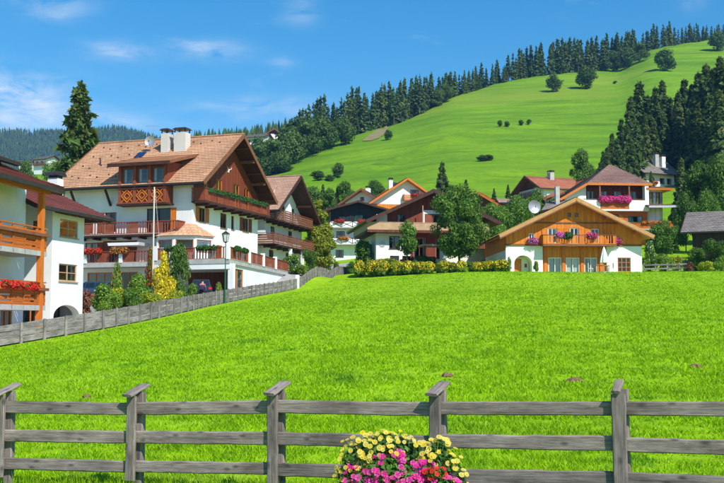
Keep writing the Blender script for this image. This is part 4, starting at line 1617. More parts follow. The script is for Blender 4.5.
for fr_, l in ((frame(0, LEN, -math.pi / 2), LEN), (frame(W, 0, math.pi / 2), LEN)):
    wall(c, fr_, [(0, -.6), (l, -.6), (l, 8.6), (0, 8.6)], [], m_white)
wall(c, frame(W, LEN, math.pi), [(0, -.6), (W, -.6), (W, 8.6), (W / 2, 9.9), (0, 8.6)], [], m_white)
gable_roof(c, -.9, W + .9, -1.7, LEN + .6, 8.5, 10.1, t_brown, m_dark, .2)
for z in (3.0, 5.75):
    balcony(c, fG, .1, W - .1, 1.5, z, 1.0, 'cross', m_paint, m_concrete, 0, (1, 1), m_dark)
for x in (.15, W - .25):
    bars(c, 'balcony_post', [((x, -1.4, -.5), (x, -1.4, 8.5))], .12, .12, m_dark)
for i, (s_, z, mt, pl) in enumerate(((.9, 6.7, REDF, 'upper white balcony, left'), (4.9, 6.7, REDF, 'upper white balcony, right'), (1.6, 3.9, ORANGEF, 'lower white balcony, left'), (5.4, 3.9, ORANGEF, 'lower white balcony, right'))):
    flower_box(E, fG, s_, s_ + 1.5, 1.62, z, mt, 'geranium box on the %s one' % pl, .3, 40, m_dark, size=.13)

# ------------------------------------------------------------------ brown chalet in the middle
ZF = P(376, 258.5, 119).z
Fh = House('brown_chalet', (*P(376, 258, 119).xy, ZF), 9, 'broad brown timber chalet with pale balcony in the middle of the village', 'chalet')
c = Fh.o
W, LEN = 13.4, 13
zB = 3.35
zE, zR = 4.35, 8.15
zEw = zE + (zR - zE) * 1.5 / (W / 2 + 1.5) - .15
face(c, fG, [(0, -.6), (W, -.6), (W, zB - .3), (0, zB - .3)], m_white, [
    (1.6, 2.9, 1.2, 2.7, dict(fm=m_dark, curtain=0)), (4.6, 6.0, .0, 2.5, dict(fm=m_redrail, curtain=.4, sill=False)), (1.7, 2.8, -.45, .35, dict(fm=m_dark, curtain=0, sill=False)), (3.2, 4.3, -.45, .35, dict(fm=m_dark, curtain=0, sill=False)),
    (7.3, 9.4, .0, 2.4, dict(fm=m_redrail, curtain=.2, sill=False)), (10.3, 12, .6, 2.1, dict(fm=m_redrail, curtain=.4))])
face(c, fG, [(0, zB - .3), (W, zB - .3), (W, zEw), (W / 2, zR - .25), (0, zEw)], m_red, [
    (2.6, 3.6, zB + .1, zB + 2.0, dict(fm=m_dark, curtain=.2, sill=False)), (6.9, 8.7, zB + .1, zB + 2.0, dict(fm=m_redrail, curtain=.3, sill=False, shut=m_redrail)), (9.0, 9.8, zR - 1.9, zR - 1.2, dict(fm=m_solar, curtain=0, cols=1))], name='timber_gable')
for (a, b) in ((.05, 1.35),):
    mb = MB()
    mb.box(fG, a, b, .004, .06, zB, zEw + .4)
    mb.build('white_panel', m_white, c)
for (a, b, z0_, z1_) in ((4.2, 4.58, -.5, zB - .3), (6.02, 7.28, -.5, zB - .3), (9.42, 10.28, -.5, zB - .3), (12.02, W - .02, -.5, zB - .3), (4.58, 6.02, 2.52, zB - .3), (7.28, 9.42, 2.42, zB - .3), (10.28, 12.02, 2.12, zB - .3), (10.28, 12.02, -.5, .52)):
    mb = MB()
    mb.box(fG, a, b, .003, .05, z0_, z1_)
    mb.build('timber_panel', m_red, c)
mb = MB()
mb.box(fG, 5.75, 10.9, .005, .05, zB + 2.1, zB + 2.55)
mb.box(fG, 5.75, 5.95, .005, .05, zB, zB + 2.1)
mb.box(fG, 9.8, 10.9, .005, .05, zB, zB + 2.1)
mb.build('white_panel', m_white, c)
face(c, frame(0, LEN, -math.pi / 2), [(0, -.6), (LEN, -.6), (LEN, zEw), (0, zEw)], m_white, [(9.5, 10.8, zB + .1, zB + 1.9, dict(fm=m_dark, curtain=.2)), (8.5, 10.0, .6, 2.0, dict(fm=m_dark, curtain=.2))])
wall(c, frame(W, 0, math.pi / 2), [(0, -.6), (LEN, -.6), (LEN, zEw), (0, zEw)], [], m_white)
wall(c, frame(W, LEN, math.pi), [(0, -.6), (W, -.6), (W, zEw), (W / 2, zR - .25), (0, zEw)], [], m_brown)
gable_roof(c, -1.5, W + 1.5, -1.9, LEN + .8, zE, zR, t_brown, m_brown, .28, verge=m_dark)
balcony(c, fG, -1.25, W + .2, 1.35, zB, .92, 'solid', m_pale, m_brown, 0, (0, 1), m_pale, th=.32)
balcony(c, frame(0, LEN, -math.pi / 2), 4.0, LEN + 1.3, 1.25, zB, .92, 'solid', m_pale, m_brown, 0, (1, 0), m_pale, th=.32)
bars(c, 'balcony_post', [((5.45, -1.3, zB), (5.45, -1.3, zEw + 1.4))], .1, .1, m_pale)
# round emblem on the plaster
mb = MB()
mb.tube(fG(.75, .005, 1.75), fG(.75, .05, 1.75), .38, .38, 18)
mb.build('wall_emblem', m_zinc, c)
# terrace and garden wall to the right
mb = MB()
mb.box(fG, 4.9, 9.4, 1.2, 3.6, 1.3, 1.52)
mb.build('terrace_roof', M_noise('terracotta_flag', (.45, .30, .22), (.58, .42, .33), 3, .85, .1), c)
for s_ in (5.1, 9.1):
    mb = MB()
    mb.box(fG, s_, s_ + .22, 3.2, 3.42, -.6, 1.3)
    mb.build('terrace_post', m_redrail, c)
gw = thing('garden_wall', Fh.w(9.6, -3.4, 0), 'long pale plastered garden wall behind the leafy tree', 'wall', Fh.a)
mb = MB()
mb.box(frame(0, 0, 0), -2.6, 9.5, -.2, .2, -1.2, .95)
mb.build('wall', m_cream, gw)
mb = MB()
mb.box(frame(0, 0, 0), -2.7, 9.6, -.26, .26, .952, 1.04)
mb.build('coping', m_concrete, gw)

# ------------------------------------------------------------------ wooden chalet at the field's brow
ZI = P(506, 271.6, 104).z - .25
I = House('wooden_chalet', (*P(506, 271, 104).xy, ZI), 3, 'honey-coloured wooden chalet with white ground floor at the top of the field', 'chalet')
c = I.o
W, LEN = 14.4, 12.2
zB, zE, zR = 3.05, 3.95, 7.85
sl = (zR - zE) / (W / 2 + .9)
zEw = zE + sl * .9 - .14
curt = dict(fm=m_paint, cols=2, rows=2, curtain=.8)
wt = 2.95
sI = lambda u: (u - 506) / 139 * W
face(c, fG, [(0, -.6), (sI(543.5), -.6), (sI(543.5), wt), (0, wt)], m_white, [(sI(514.5), sI(532.5), -.5, 1.95, dict(fm=m_orange, d=-1.35, cols=1, curtain=0, sill=False, name='porch_back'))])
spandrel(c, fG, sI(514.5), sI(532.5), 1.1, 1.95, m_white, 1.2)
mb = MB()                                                        # porch recess
a, b = sI(514.5), sI(532.5)
for q in (a, b):
    mb.face([fG(q, -.16, -.5), fG(q, -1.3, -.5), fG(q, -1.3, 1.95), fG(q, -.16, 1.95)])
mb.face([fG(a, -1.3, -.5), fG(b, -1.3, -.5), fG(b, -1.3, 1.95), fG(a, -1.3, 1.95)])
mb.build('porch', m_white, c)
mb = MB()
mb.box(fG, a + .05, a + 1.0, -1.29, -1.22, -.4, 1.65)
mb.build('door', m_orange, c)
mb = MB()
mb.box(fG, a + 1.35, a + 1.6, -1.295, -1.24, .75, 1.15)
mb.build('letter_box', m_redrail, c)
face(c, fG, [(sI(609), -.6), (W, -.6), (W, wt), (sI(609), wt)], m_white, [(sI(620), sI(633.5), .25, 1.75, dict(fm=m_orange, cols=3, rows=3, curtain=0))])
x0, x1 = sI(543.5), sI(609)
rec = .35
fr_r = frame(0, rec, 0)
gl = dict(fm=m_paint, cols=2, rows=1, curtain=.9, sill=False, name='french_window')
face(c, fr_r, [(x0, -.6), (x1, -.6), (x1, wt), (x0, wt)], m_larch, [(sI(550), sI(563.5), -.3, 1.75, gl), (sI(568), sI(582), -.3, 1.75, gl), (sI(587), sI(600), -.3, 1.75, gl)], name='timber_wall')
mb = MB()
for x in (x0, x1):
    mb.face([fG(x, 0, -.6), fG(x, -rec, -.6), fG(x, -rec, wt), fG(x, 0, wt)])
mb.build('reveal', m_white, c)
for u in (547, 565.5, 584.5, 604):
    mb = MB()
    mb.box(fG, sI(u) - .16, sI(u) + .16, -rec + .002, -rec + .1, -.5, wt - .01)
    mb.build('pillar', m_orange, c)
up = dict(fm=m_paint, cols=2, rows=2, curtain=.5, shut=m_larch, sill=False, sw=.62)
face(c, frame(0, -.06, 0), [(0, wt + .002), (W, wt + .002), (W, zEw), (W / 2, zR - .25), (0, zEw)], m_larch, [
    (sI(529.5), sI(535.5), 3.5, 4.25, dict(fm=m_paint, curtain=.4, cols=2, sill=False)), (sI(549), sI(558), 3.25, 4.8, dict(up, curtain=.95)), (sI(571.5), sI(580.5), 3.15, 4.85, dict(up, curtain=.25)),
    (sI(593), sI(601.5), 3.2, 4.75, dict(up, curtain=.3)), (sI(615), sI(620), 3.45, 4.0, dict(fm=m_paint, curtain=.6, cols=2, sill=False)),
    (sI(569.3), sI(573), 6.0, 6.45, dict(fm=m_brownrail, curtain=0, cols=1, sill=False)), (sI(576.8), sI(580.5), 6.0, 6.45, dict(fm=m_brownrail, curtain=0, cols=1, sill=False))], name='timber_gable')
mb = MB()                                                        # cross beam and raised board field
mb.box(frame(0, -.06, 0), 2.4, W - 2.4, .003, .07, 5.3, 5.45)
mb.build('tie_beam', m_brownrail, c)
mb = MB()
mb.box(frame(0, -.06, 0), .0, W, .003, .06, wt + .01, wt + .2)
mb.build('sill_beam', m_brownrail, c)
face(c, frame(0, LEN, -math.pi / 2), [(0, -.6), (LEN, -.6), (LEN, 2.5), (0, 2.5)], m_white, [(9.6, 10.5, .5, 1.6, dict(fm=m_brownrail)), (7.3, 8.2, .5, 1.6, dict(fm=m_brownrail)), (4.6, 5.5, .5, 1.6, dict(fm=m_brownrail))])
wall(c, frame(-.05, LEN, -math.pi / 2), [(0, 2.502), (LEN, 2.502), (LEN, zEw), (0, zEw)], [], m_larch, 'timber_wall')
wall(c, frame(W, 0, math.pi / 2), [(0, -.6), (LEN, -.6), (LEN, zEw), (0, zEw)], [], m_white)
wall(c, frame(W, LEN, math.pi), [(0, -.6), (W, -.6), (W, zEw), (W / 2, zR - .25), (0, zEw)], [], m_larch)
gable_roof(c, -.9, W + .9, -1.35, LEN + .9, zE, zR, t_brown, m_larch, .24, verge=M_noise('golden_timber', (.42, .22, .08), (.54, .30, .12), 2, .65, .1))
for xa, sg in ((-.9, 1), (W + .9, -1)):
    bars(c, 'verge_board', [((xa, -1.43, zE - .38), (W / 2, -1.43, zR - .38))], .05, .12, m_brownrail)
for x in (.8, 3.9, W / 2, W - 3.9, W - .8):
    z = zE + sl * (W / 2 + .9 - abs(x - W / 2)) - .42
    bars(c, 'purlin', [((x, -1.25, z), (x, 0, z))], .2, .24, m_orange)
bI = balcony(c, frame(0, -.06, 0), sI(541.5), sI(616), 1.1, zB, 1.0, 'baluster', m_larch, m_brownrail, 0, (1, 1), m_brownrail, th=.14)
mb = MB()
mb.box(frame(0, -.06, 0), sI(541.5), sI(616), 1.08, 1.16, zB - .2, zB + .02)
mb.build('floor_edge', m_brownrail, bI)
for (u0, u1, d_, z, mt, lb, bl) in ((529.5, 536.5, .2, 3.35, MAUVE, 'ball of pink flowers under the small left window of the wooden chalet', .42), (556, 562, 1.22, 3.95, MAUVE, 'pale mauve flowers at the left of the wooden balcony', .3),
                                    (586, 595, 1.22, 3.9, PINK, 'deep pink flowers hanging on the right part of the wooden balcony', .38), (614.5, 621.5, .2, 3.4, PINK, 'deep pink flowers under the small right window of the wooden chalet', .4)):
    flower_box(I, frame(0, -.06, 0), sI(u0), sI(u1), d_, z, mt, lb, bl, 90, m_brownrail, size=.12)
flower_box(I, frame(0, -.06, 0), sI(563.5), sI(569), 1.22, 3.9, m_box_leaf, 'leafy green plant on the wooden balcony near its middle', .33, 80, m_brownrail, size=.13)
dish(P(533.5, 212.5, 112), .75, R(15), 'round grey satellite dish on a pole left of the wooden chalet roof')
# parasol and garden table before the chalet
pp = I.w(sI(597), -3.2, 0)
pp.z = gz(pp.x, pp.y)
par = thing('parasol', pp, 'closed white parasol on the terrace of the wooden chalet', 'parasol')
mb = MB()
mb.tube((0, 0, -.1), (0, 0, 2.65), .03, .025, 8)
mb.build('pole', m_pale, par)
mb = MB()
prof = [(2.62, .03), (2.35, .14), (1.9, .27), (1.4, .40), (1.0, .46), (.95, .30)]
for (za, ra), (zb, rb) in zip(prof[:-1], prof[1:]):
    for i in range(16):
        t0, t1 = 2 * math.pi * i / 16, 2 * math.pi * (i + 1) / 16
        k0, k1 = (1 if i % 2 else .72), (.72 if i % 2 else 1)
        mb.face([(math.cos(t0) * ra * k0, math.sin(t0) * ra * k0, za), (math.cos(t1) * ra * k1, math.sin(t1) * ra * k1, za), (math.cos(t1) * rb * k1, math.sin(t1) * rb * k1, zb), (math.cos(t0) * rb * k0, math.sin(t0) * rb * k0, zb)])
mb.build('canopy', m_paint, par)
mb = MB()
mb.tube((0, 0, -.08), (0, 0, .1), .28, .26, 12)
mb.build('base', m_concrete, par)


def garden_table(loc, label):
    o = thing('garden_table', loc, label, 'table')
    mb = MB()
    mb.box(frame(-.8, .4, 0), 0, 1.6, 0, .8, .70, .75)
    mb.build('table_top', m_pale, o)
    for x in (-.72, .66):
        for y in (-.34, .28):
            mb = MB()
            mb.box(frame(x, y, 0), 0, .07, -.07, 0, -.05, .70)
            mb.build('leg', m_pale, o)
    return o


def garden_chair(loc, rz_, label, group):
    o = thing('garden_chair', loc, label, 'chair', rz_, group)
    mb = MB()
    mb.box(frame(-.24, .24, 0), 0, .48, 0, .48, .42, .46)
    mb.build('seat', m_paint, o)
    mb = MB()
    for i in range(5):
        mb.box(frame(-.24 + i * .1, .24, 0), 0, .07, -.03, 0, .46, .92)
    mb.box(frame(-.24, .24, 0), 0, .48, -.035, .005, .92, .98)
    mb.build('backrest', m_paint, o)
    for x in (-.23, .19):
        for y in (-.2, .23):
            mb = MB()
            mb.box(frame(x, y, 0), 0, .04, -.02, .02, -.05, .42)
            mb.build('leg', m_paint, o)
    return o


for (u, dy, dx) in ((597, -2.2, 0),):
    q = I.w(sI(u), dy, 0)
    q.z = gz(q.x, q.y)
    garden_table(q, 'pale wooden garden table beside the closed parasol')
for (u, dy, rz_, lb) in ((586, -2.2, 90, 'white garden chair left of the table by the parasol'), (606.5, -2.2, -90, 'white garden chair right of the table by the parasol')):
    q = I.w(sI(u), dy, 0)
    q.z = gz(q.x, q.y)
    garden_chair(q, R(rz_), lb, 'garden chairs at the wooden chalet')

# ------------------------------------------------------------------ large house behind it
YK = 150
K = House('hip_roofed_house', (*P(568, 245, YK).xy, P(568, 246, YK).z - .5), 4, 'large house with mauve hipped roof and pink flower balcony behind the wooden chalet', 'house')
c = K.o
zk = lambda v: P(600, v, YK).z - K.loc.z
sK = lambda u: (u - 568) / FPX * YK
Wk = sK(650)
x_up = sK(588)
w_k = dict(fm=m_brownrail, curtain=.6, cols=2, sill=False)
face(c, fG, [(0, -.8), (Wk, -.8), (Wk, zk(211)), (0, zk(211))], m_larch_h, [
    (sK(583), sK(588), zk(222), zk(213.5), dict(fm=m_dark, curtain=.2)), (sK(613.5), sK(620), zk(222.5), zk(214), dict(fm=m_dark, curtain=.2, shut=m_larch, sw=.75, sill=False)), (sK(630), sK(645), zk(222), zk(215.5), dict(fm=m_green, cols=3, curtain=.6)),
    (sK(600), sK(606), zk(240), zk(230), dict(fm=m_dark)), (sK(620), sK(632), zk(240), zk(230), dict(fm=m_dark))])
fKu = frame(0, 1.3, 0)                                            # set-back upper floor behind the balcony
face(c, fKu, [(x_up, zk(211)), (Wk, zk(211)), (Wk, zk(184)), (x_up, zk(184))], m_brown, [
    (sK(591), sK(598), zk(204), zk(189.5), w_k), (sK(604), sK(612), zk(207), zk(189.5), w_k), (sK(619), sK(627), zk(207), zk(189.5), w_k), (sK(634), sK(643), zk(207), zk(189.5), w_k)], name='upper_wall')
mb = MB()
mb.box(fG, 0, Wk, -1.3, .9, zk(211), zk(209.5))
mb.build('balcony', m_white, c)
for (u0, u1) in ((583, 600), (629.5, 646)):
    mb = MB()
    mb.box(fG, sK(u0), sK(u1), .72, .9, zk(209.5), zk(200.5))
    mb.build('parapet', m_white, c)
mb = MB()
mb.box(fG, sK(600), sK(629.5), .76, .84, zk(209.5), zk(200.5))
mb.build('parapet', m_larch_h, c)
for u in (600, 630):
    bars(c, 'balcony_post', [((sK(u), -.75, zk(209)), (sK(u), -.75, zk(184)))], .22, .22, m_brownrail)
bars(c, 'handrail', [((sK(583), -.8, zk(199.6)), (sK(646), -.8, zk(199.6)))], .1, .1, m_brownrail)
mb = MB()
mb.box(fG, sK(646), sK(650), -.2, .9, zk(209.5), zk(184))
mb.build('pillar', m_white, c)
# left gabled part with its low roof
wall(c, frame(0, .3, 0), [(sK(562), zk(211)), (x_up, zk(211)), (x_up, zk(184.5)), (sK(562), zk(199.5))], [], m_white, 'wall')
wall(c, frame(0, 12, -math.pi / 2), [(0, -.8), (12, -.8), (12, zk(200)), (0, zk(200))], [], m_white)
wall(c, frame(Wk, 0, math.pi / 2), [(0, -.8), (12, -.8), (12, zk(184)), (0, zk(184))], [], m_white)
wall(c, frame(Wk, 12, math.pi), [(0, -.8), (Wk, -.8), (Wk, zk(184)), (0, zk(184))], [], m_white)
ea, eb, el = (sK(587), -.9, zk(183.5)), (sK(653.5), -.9, zk(183.5)), (sK(559), -.9, zk(199.5))
_q = K.loc_of(P(610, 164, 155.8))
apx, apx2 = (_q.x, 5.6, _q.z), (_q.x + .9, 6.6, _q.z)
er, lb_ = (sK(653.5), 12.6, zk(183.5)), (sK(559), 12.6, zk(199.5))
slab(c, ea, eb, apx2, apx, t_mauve, m_brownrail, .22)
slab(c, eb, er, apx2, apx2, t_mauve, m_brownrail, .22)
slab(c, er, (ea[0], 12.6, ea[2]), apx, apx2, t_mauve, m_brownrail, .22)
slab(c, lb_, el, apx, apx, t_mauve, m_brownrail, .22)
mb = MB()
mb.face([el, ea, apx])
mb.face([(ea[0], 12.6, ea[2]), lb_, apx])
mb.build('roof_side', t_mauve, c)
bars(c, 'fascia', [((ea[0], -.96, ea[2] - .16), (eb[0], -.96, eb[2] - .16)), ((el[0], -.96, el[2] - .16), (ea[0], -.96, ea[2] - .16))], .08, .36, m_orange)
bars(c, 'fascia', [((eb[0] + .05, -.9, eb[2] - .16), (eb[0] + .05, 12.6, eb[2] - .16))], .08, .36, m_orange)
# round annex on the right
xa, xb = Wk + .05, sK(671)
ang = [math.pi * t for t in np.linspace(1.0, 2.05, 9)]
rad = (xb - xa) / 2
pl = [(xa + rad + math.cos(t) * rad, 2.2 + math.sin(t) * rad * 1.1) for t in ang]
mb = MB()
mb.poly_prism(pl + [(xb, 6), (xa, 6)], zk(232), zk(203.5))
mb.poly_prism(pl + [(xb, 6), (xa, 6)], zk(190.5), zk(188))
mb.build('annex_wall', m_white, c)
for i in range(8):
    a, b = pl[i], pl[i + 1]
    fb = frame(a[0], a[1], math.atan2(b[1] - a[1], b[0] - a[0]))
    window(c, fb, 0.01, math.hypot(b[0] - a[0], b[1] - a[1]) - .01, zk(203.5), zk(190.5), m_brownrail, cols=1, curtain=.85, d=-.05, sill=False)
slab(c, (xa - .4, -1.0, zk(188)), (xb + .75, -1.0, zk(188)), (xb - .6, 4.5, zk(181.5)), (xa - .4, 4.5, zk(181.5)), t_mauve, m_orange, .3, name='annex_roof')
slab(c, (xb + .75, -1.0, zk(188)), (xb + .75, 8, zk(188)), (xb - .6, 4.6, zk(181.5)), (xb - .6, 4.5, zk(181.5)), t_mauve, m_orange, .3, name='annex_roof')
slab(c, (sK(646), -2.4, zk(207)), (sK(682), -2.4, zk(206.5)), (sK(679), 1.2, zk(202.5)), (sK(646), 1.2, zk(202.5)), t_mauve, m_dark, .2, name='canopy_roof')
bars(c, 'canopy_fascia', [((sK(646), -2.45, zk(207.8)), (sK(682), -2.45, zk(207.3)))], .06, .3, m_zinc)
mb = MB()
mb.box(fG, sK(660), sK(663.5), -1.5, -.2, -.8, zk(206.5))
mb.build('pillar', m_white, c)
balcony(c, fG, sK(592), sK(672), 2.0, zk(229.5), .95, 'plank', m_larch_h, m_concrete, 0, (0, 1), m_brownrail)
flower_box(K, fG, sK(600), sK(629.5), 1.0, zk(200), PINK, 'long box of bright pink geraniums on the balcony under the mauve hipped roof', .5, 130, m_larch_h, size=.17)
flower_box(K, fG, sK(640), sK(668), 2.1, zk(223.5), ORANGEF, 'low row of orange flowers on the lower balcony of the hip-roofed house', .22, 30, m_larch_h, size=.13)
# dark flue and low roofs at its left foot
mb = MB()
mb.box(fG, sK(553.5), sK(557.5), .8, 1.6, 3.0, zk(188))
mb.build('flue', m_concrete, c)
slab(c, (sK(536), -3.2, zk(213)), (sK(560), -3.2, zk(209)), (sK(566), .6, zk(198)), (sK(548), .6, zk(202)), t_grey, m_dark, .25, name='porch_roof')
mb = MB()
mb.box(fG, sK(540), sK(560), -.5, 2.4, -.8, zk(213))
mb.build('porch_wall', m_brown, c)
slab(c, (sK(545), .3, zk(200)), (sK(566), .3, zk(192)), (sK(566), 2.5, zk(188)), (sK(545), 2.5, zk(196)), t_red, m_brownrail, .2, name='porch_roof')


# ------------------------------------------------------------------ simpler houses farther up
def far_house(name, u, v, Y, deg, Wm, Lm, zE, zR, top, label, wallm=m_white, gable=None, under=m_dark, ov=.9, axis='y', wins=(), swins=(), verge=None, drop=2.0, gwins=()):
    h = House(name, (*P(u, v, Y).xy, P(u, v, Y).z), deg, label)
    o = h.o
    gable = gable or wallm
    if axis == 'y':                                               # gable to the front
        sl = (zR - zE) / (Wm / 2 + ov)
        ze = zE + sl * ov - .1
        face(o, fG, [(0, -drop), (Wm, -drop), (Wm, ze), (0, ze)], wallm, wins)
        face(o, fG, [(0, ze), (Wm, ze), (Wm / 2, zR - .2)], gable, gwins, name='timber_gable')
        face(o, frame(0, Lm, -math.pi / 2), [(0, -drop), (Lm, -drop), (Lm, ze), (0, ze)], wallm, swins)
        wall(o, frame(Wm, 0, math.pi / 2), [(0, -drop), (Lm, -drop), (Lm, ze), (0, ze)], [], wallm)
        wall(o, frame(Wm, Lm, math.pi), [(0, -drop), (Wm, -drop), (Wm, ze), (Wm / 2, zR - .2), (0, ze)], [], wallm)
        gable_roof(o, -ov, Wm + ov, -ov * 1.3, Lm + ov, zE, zR, top, under, .22, verge=verge)
    else:                                                         # eave to the front
        sl = (zR - zE) / (Lm / 2 + ov)
        ze = zE + sl * ov - .1
        face(o, fG, [(0, -drop), (Wm, -drop), (Wm, ze), (0, ze)], wallm, wins)
        wall(o, frame(Wm, Lm, math.pi), [(0, -drop), (Wm, -drop), (Wm, ze), (0, ze)], [], wallm)
        face(o, frame(0, Lm, -math.pi / 2), [(0, -drop), (Lm, -drop), (Lm, ze), (0, ze)], wallm, swins)
        face(o, frame(0, Lm, -math.pi / 2), [(0, ze), (Lm, ze), (Lm / 2, zR - .2)], gable, gwins, name='timber_gable')
        wall(o, frame(Wm, 0, math.pi / 2), [(0, -drop), (Lm, -drop), (Lm, ze), (Lm / 2, zR - .2), (0, ze)], [], wallm)
        gable_roof_x(o, -ov * 1.3, Wm + ov, -ov, Lm + ov, zE, zR, top, under, .22, verge=verge)
    return h


dk = dict(fm=m_brownrail, curtain=.4)
# orange-eaved gable above the brown chalet
G = far_house('orange_gabled_house', 372, 224, 176, 12, 12.5, 10, 3.4, 8.2, t_orange, 'house with bright orange roof edge above the brown chalet', m_white, m_white, m_larch, 1.0, 'y',
              wins=[(1.2, 2.6, 1.3, 2.9, dk), (3.1, 4.3, 1.3, 2.9, dk)], verge=m_orange, gwins=[(7.0, 8.6, 4.6, 6.3, dict(dk, sill=False))])
mb = MB()
mb.box(fG, -.3, 4.9, .006, .12, -1, 3.6)
mb.build('timber_panel', m_larch, G.o)
balcony(G.o, fG, 5.6, 12.3, 1.0, 4.4, .95, 'plank', m_larch_h, m_larch_h, 0, (1, 1), m_orange)
flower_box(G, fG, 7.0, 9.4, 1.1, 5.25, REDF, 'red flowers on the small balcony under the orange roof edge', .25, 40, m_orange, size=.14)
chimney(G.o, 4.6, 5, 6.0, 8.6, .7, m_white, 'flat')
mb = MB()
mb.box(frame(5.3, 8, 0), 0, 1.2, 0, .1, 7.9, 8.7)
mb.build('solar_collector', m_solar, G.o)
G2 = far_house('solar_roofed_house', 345, 223, 186, -14, 6.8, 9, 3.4, 6.2, t_red, 'small white house with blue solar panels on its roof', m_white, m_white, m_brownrail, 1.0, 'y', gwins=[(2.9, 3.7, 4.1, 4.8, dk)], verge=m_brownrail)
mb = MB()
p0, p1 = Vector((4.0, 4.0, 5.98)), Vector((7.4, 4.0, 3.78))
mb.bar(p0, p1, 5.2, .08, up=(.55, 0, .83))
mb.build('solar_panel', m_solar, G2.o)
chimney(G2.o, 3.0, 6.0, 5.0, 7.2, .8, m_white, 'flat')
Hh = far_house('red_roofed_house', 462, 222, 168, -20, 5.5, 7, 2.6, 5.0, t_orange, 'low house with orange-red roof hidden behind the round tree', m_brown, m_brown, m_dark, 1.0, 'y', verge=m_orange)
H2 = far_house('garden_hut', 502, 212, 172, 4, 2.6, 3, 1.6, 2.5, M_tiles('pale_hut_tiles', (.42, .30, .25), (.5, .37, .31)), 'little hut with pale pink roof above the leafy trees', m_brown, m_brown, m_brownrail, .5, 'x')
J = far_house('red_tiled_house', 544, 209, 190, 20, 8.2, 9.6, 3.9, 7.0, t_red, 'white house with salmon red roof and brown gable on the left', m_white, m_brown, m_redrail, 1.1, 'x',
              wins=[(.8, 2.0, 1.4, 2.9, dk), (3.4, 4.6, 1.4, 2.9, dk), (6.2, 7.4, 1.4, 2.9, dk)], swins=[(2, 3.2, 1.0, 2.6, dk), (5.6, 6.8, 1.0, 2.6, dk)], verge=m_redrail)
chimney(J.o, 3.9, 3.9, 5.6, 7.7, .9, m_concrete, 'flat', 1.2)
mb = MB()
mb.bar((1.3, .9, 4.75), (2.9, .9, 4.75), .9, .06, up=(0, -.55, .84))
mb.build('roof_window', m_solar, J.o)
balcony(J.o, frame(0, 9.6, -math.pi / 2), 1.0, 8.6, 1.0, 2.9, .9, 'plank', m_redrail, m_redrail, 0, (1, 1), m_redrail)
gable_roof(J.o, 7.0, 11.6, -1.3, 6, 4.6, 6.2, t_red, m_redrail, .2, verge=m_orange)
Lh = far_house('grey_roofed_house', 646, 187, 236, 24, 8.6, 11, 3.2, 8.0, t_grey, 'white house with broad grey slate roof below the dark spruces', m_white, m_white, m_brownrail, 1.4, 'x',
               wins=[(1.2, 2.6, 1.0, 2.4, dk), (4.2, 5.6, 1.0, 2.4, dk), (6.4, 7.7, 1.0, 2.4, dk)], swins=[(2.0, 3.3, 1.0, 2.4, dk), (6.0, 7.3, 1.0, 2.4, dk)], verge=m_brownrail, drop=5)
chimney(Lh.o, 5.0, 2.2, 4.6, 8.4, 1.1, m_concrete, 'flat')
chimney(Lh.o, 7.0, 2.2, 4.6, 8.0, 1.1, m_white, 'flat')
flower_box(Lh, fG, 1.2, 3.2, .2, 1.15, REDF, 'red flowers under a window of the grey-roofed house', .3, 40, m_brownrail, size=.2)
L2 = far_house('timber_house', 688, 176, 246, -8, 4.6, 8, 5.2, 7.2, t_grey, 'tall narrow timber house beside the grey slate roof among the trees', m_brown, m_larch, m_brownrail, 1.0, 'y', wins=[(.8, 1.8, 3, 4.4, dk), (2.8, 3.8, 3, 4.4, dk)])
Mb = far_house('dark_barn', 693, 262, 122, -26, 9, 9.5, 3.6, 6.6, t_grey, 'blackened wooden barn with grey roof at the right edge', m_barn, m_barn, m_dark, .95, 'x', swins=[(4.4, 5.2, 1.2, 2.7, dict(fm=m_dark, curtain=0))])
chimney(Mb.o, 5.6, 5.0, 5.6, 7.4, .8, m_concrete, 'flat')
# hamlet on the slope behind
N1 = far_house('hillside_farmhouse', 246, 145, 445, -18, 8.5, 10, 3.2, 5.6, t_grey, 'white hillside house with grey roof above the large chalet ridge', m_white, m_white, m_dark, 1.0, 'x', swins=[(2, 3.5, 1, 2.4, dk), (5.5, 7, 1, 2.4, dk)], wins=[(1, 2.2, 1, 2.4, dk), (4, 5.2, 1, 2.4, dk)], drop=5)
N2 = far_house('hillside_farmhouse', 266, 143, 450, 24, 7.0, 9, 3.8, 6.6, t_red, 'hillside house with red roof and brown gable above the deciduous trees', m_white, m_brown, m_brownrail, 1.1, 'y', wins=[(1, 2.3, 1, 2.4, dk), (4.6, 5.9, 1, 2.4, dk)], drop=5, verge=m_redrail)
O1 = far_house('distant_house', 34, 168, 400, -24, 6.2, 8, 3.2, 5.2, t_grey, 'small distant white house with brown gable left of the tall spruce', m_white, m_brown, m_dark, .9, 'x', wins=[(1, 2, 1.2, 2.6, dk), (3.6, 4.6, 1.2, 2.6, dk)], swins=[(1.5, 2.7, 1.2, 2.6, dk), (5, 6.2, 1.2, 2.6, dk)], drop=5)
balcony(O1.o, fG, .2, 6.0, 1.0, 1.0, .9, 'plank', m_brownrail, m_brownrail)
O2 = far_house('distant_house', 19, 168, 410, 6, 4.6, 6, 2.6, 3.6, t_grey, 'low distant house with pale roof just above the maroon roofs', m_white, m_white, m_dark, .6, 'x', drop=5)

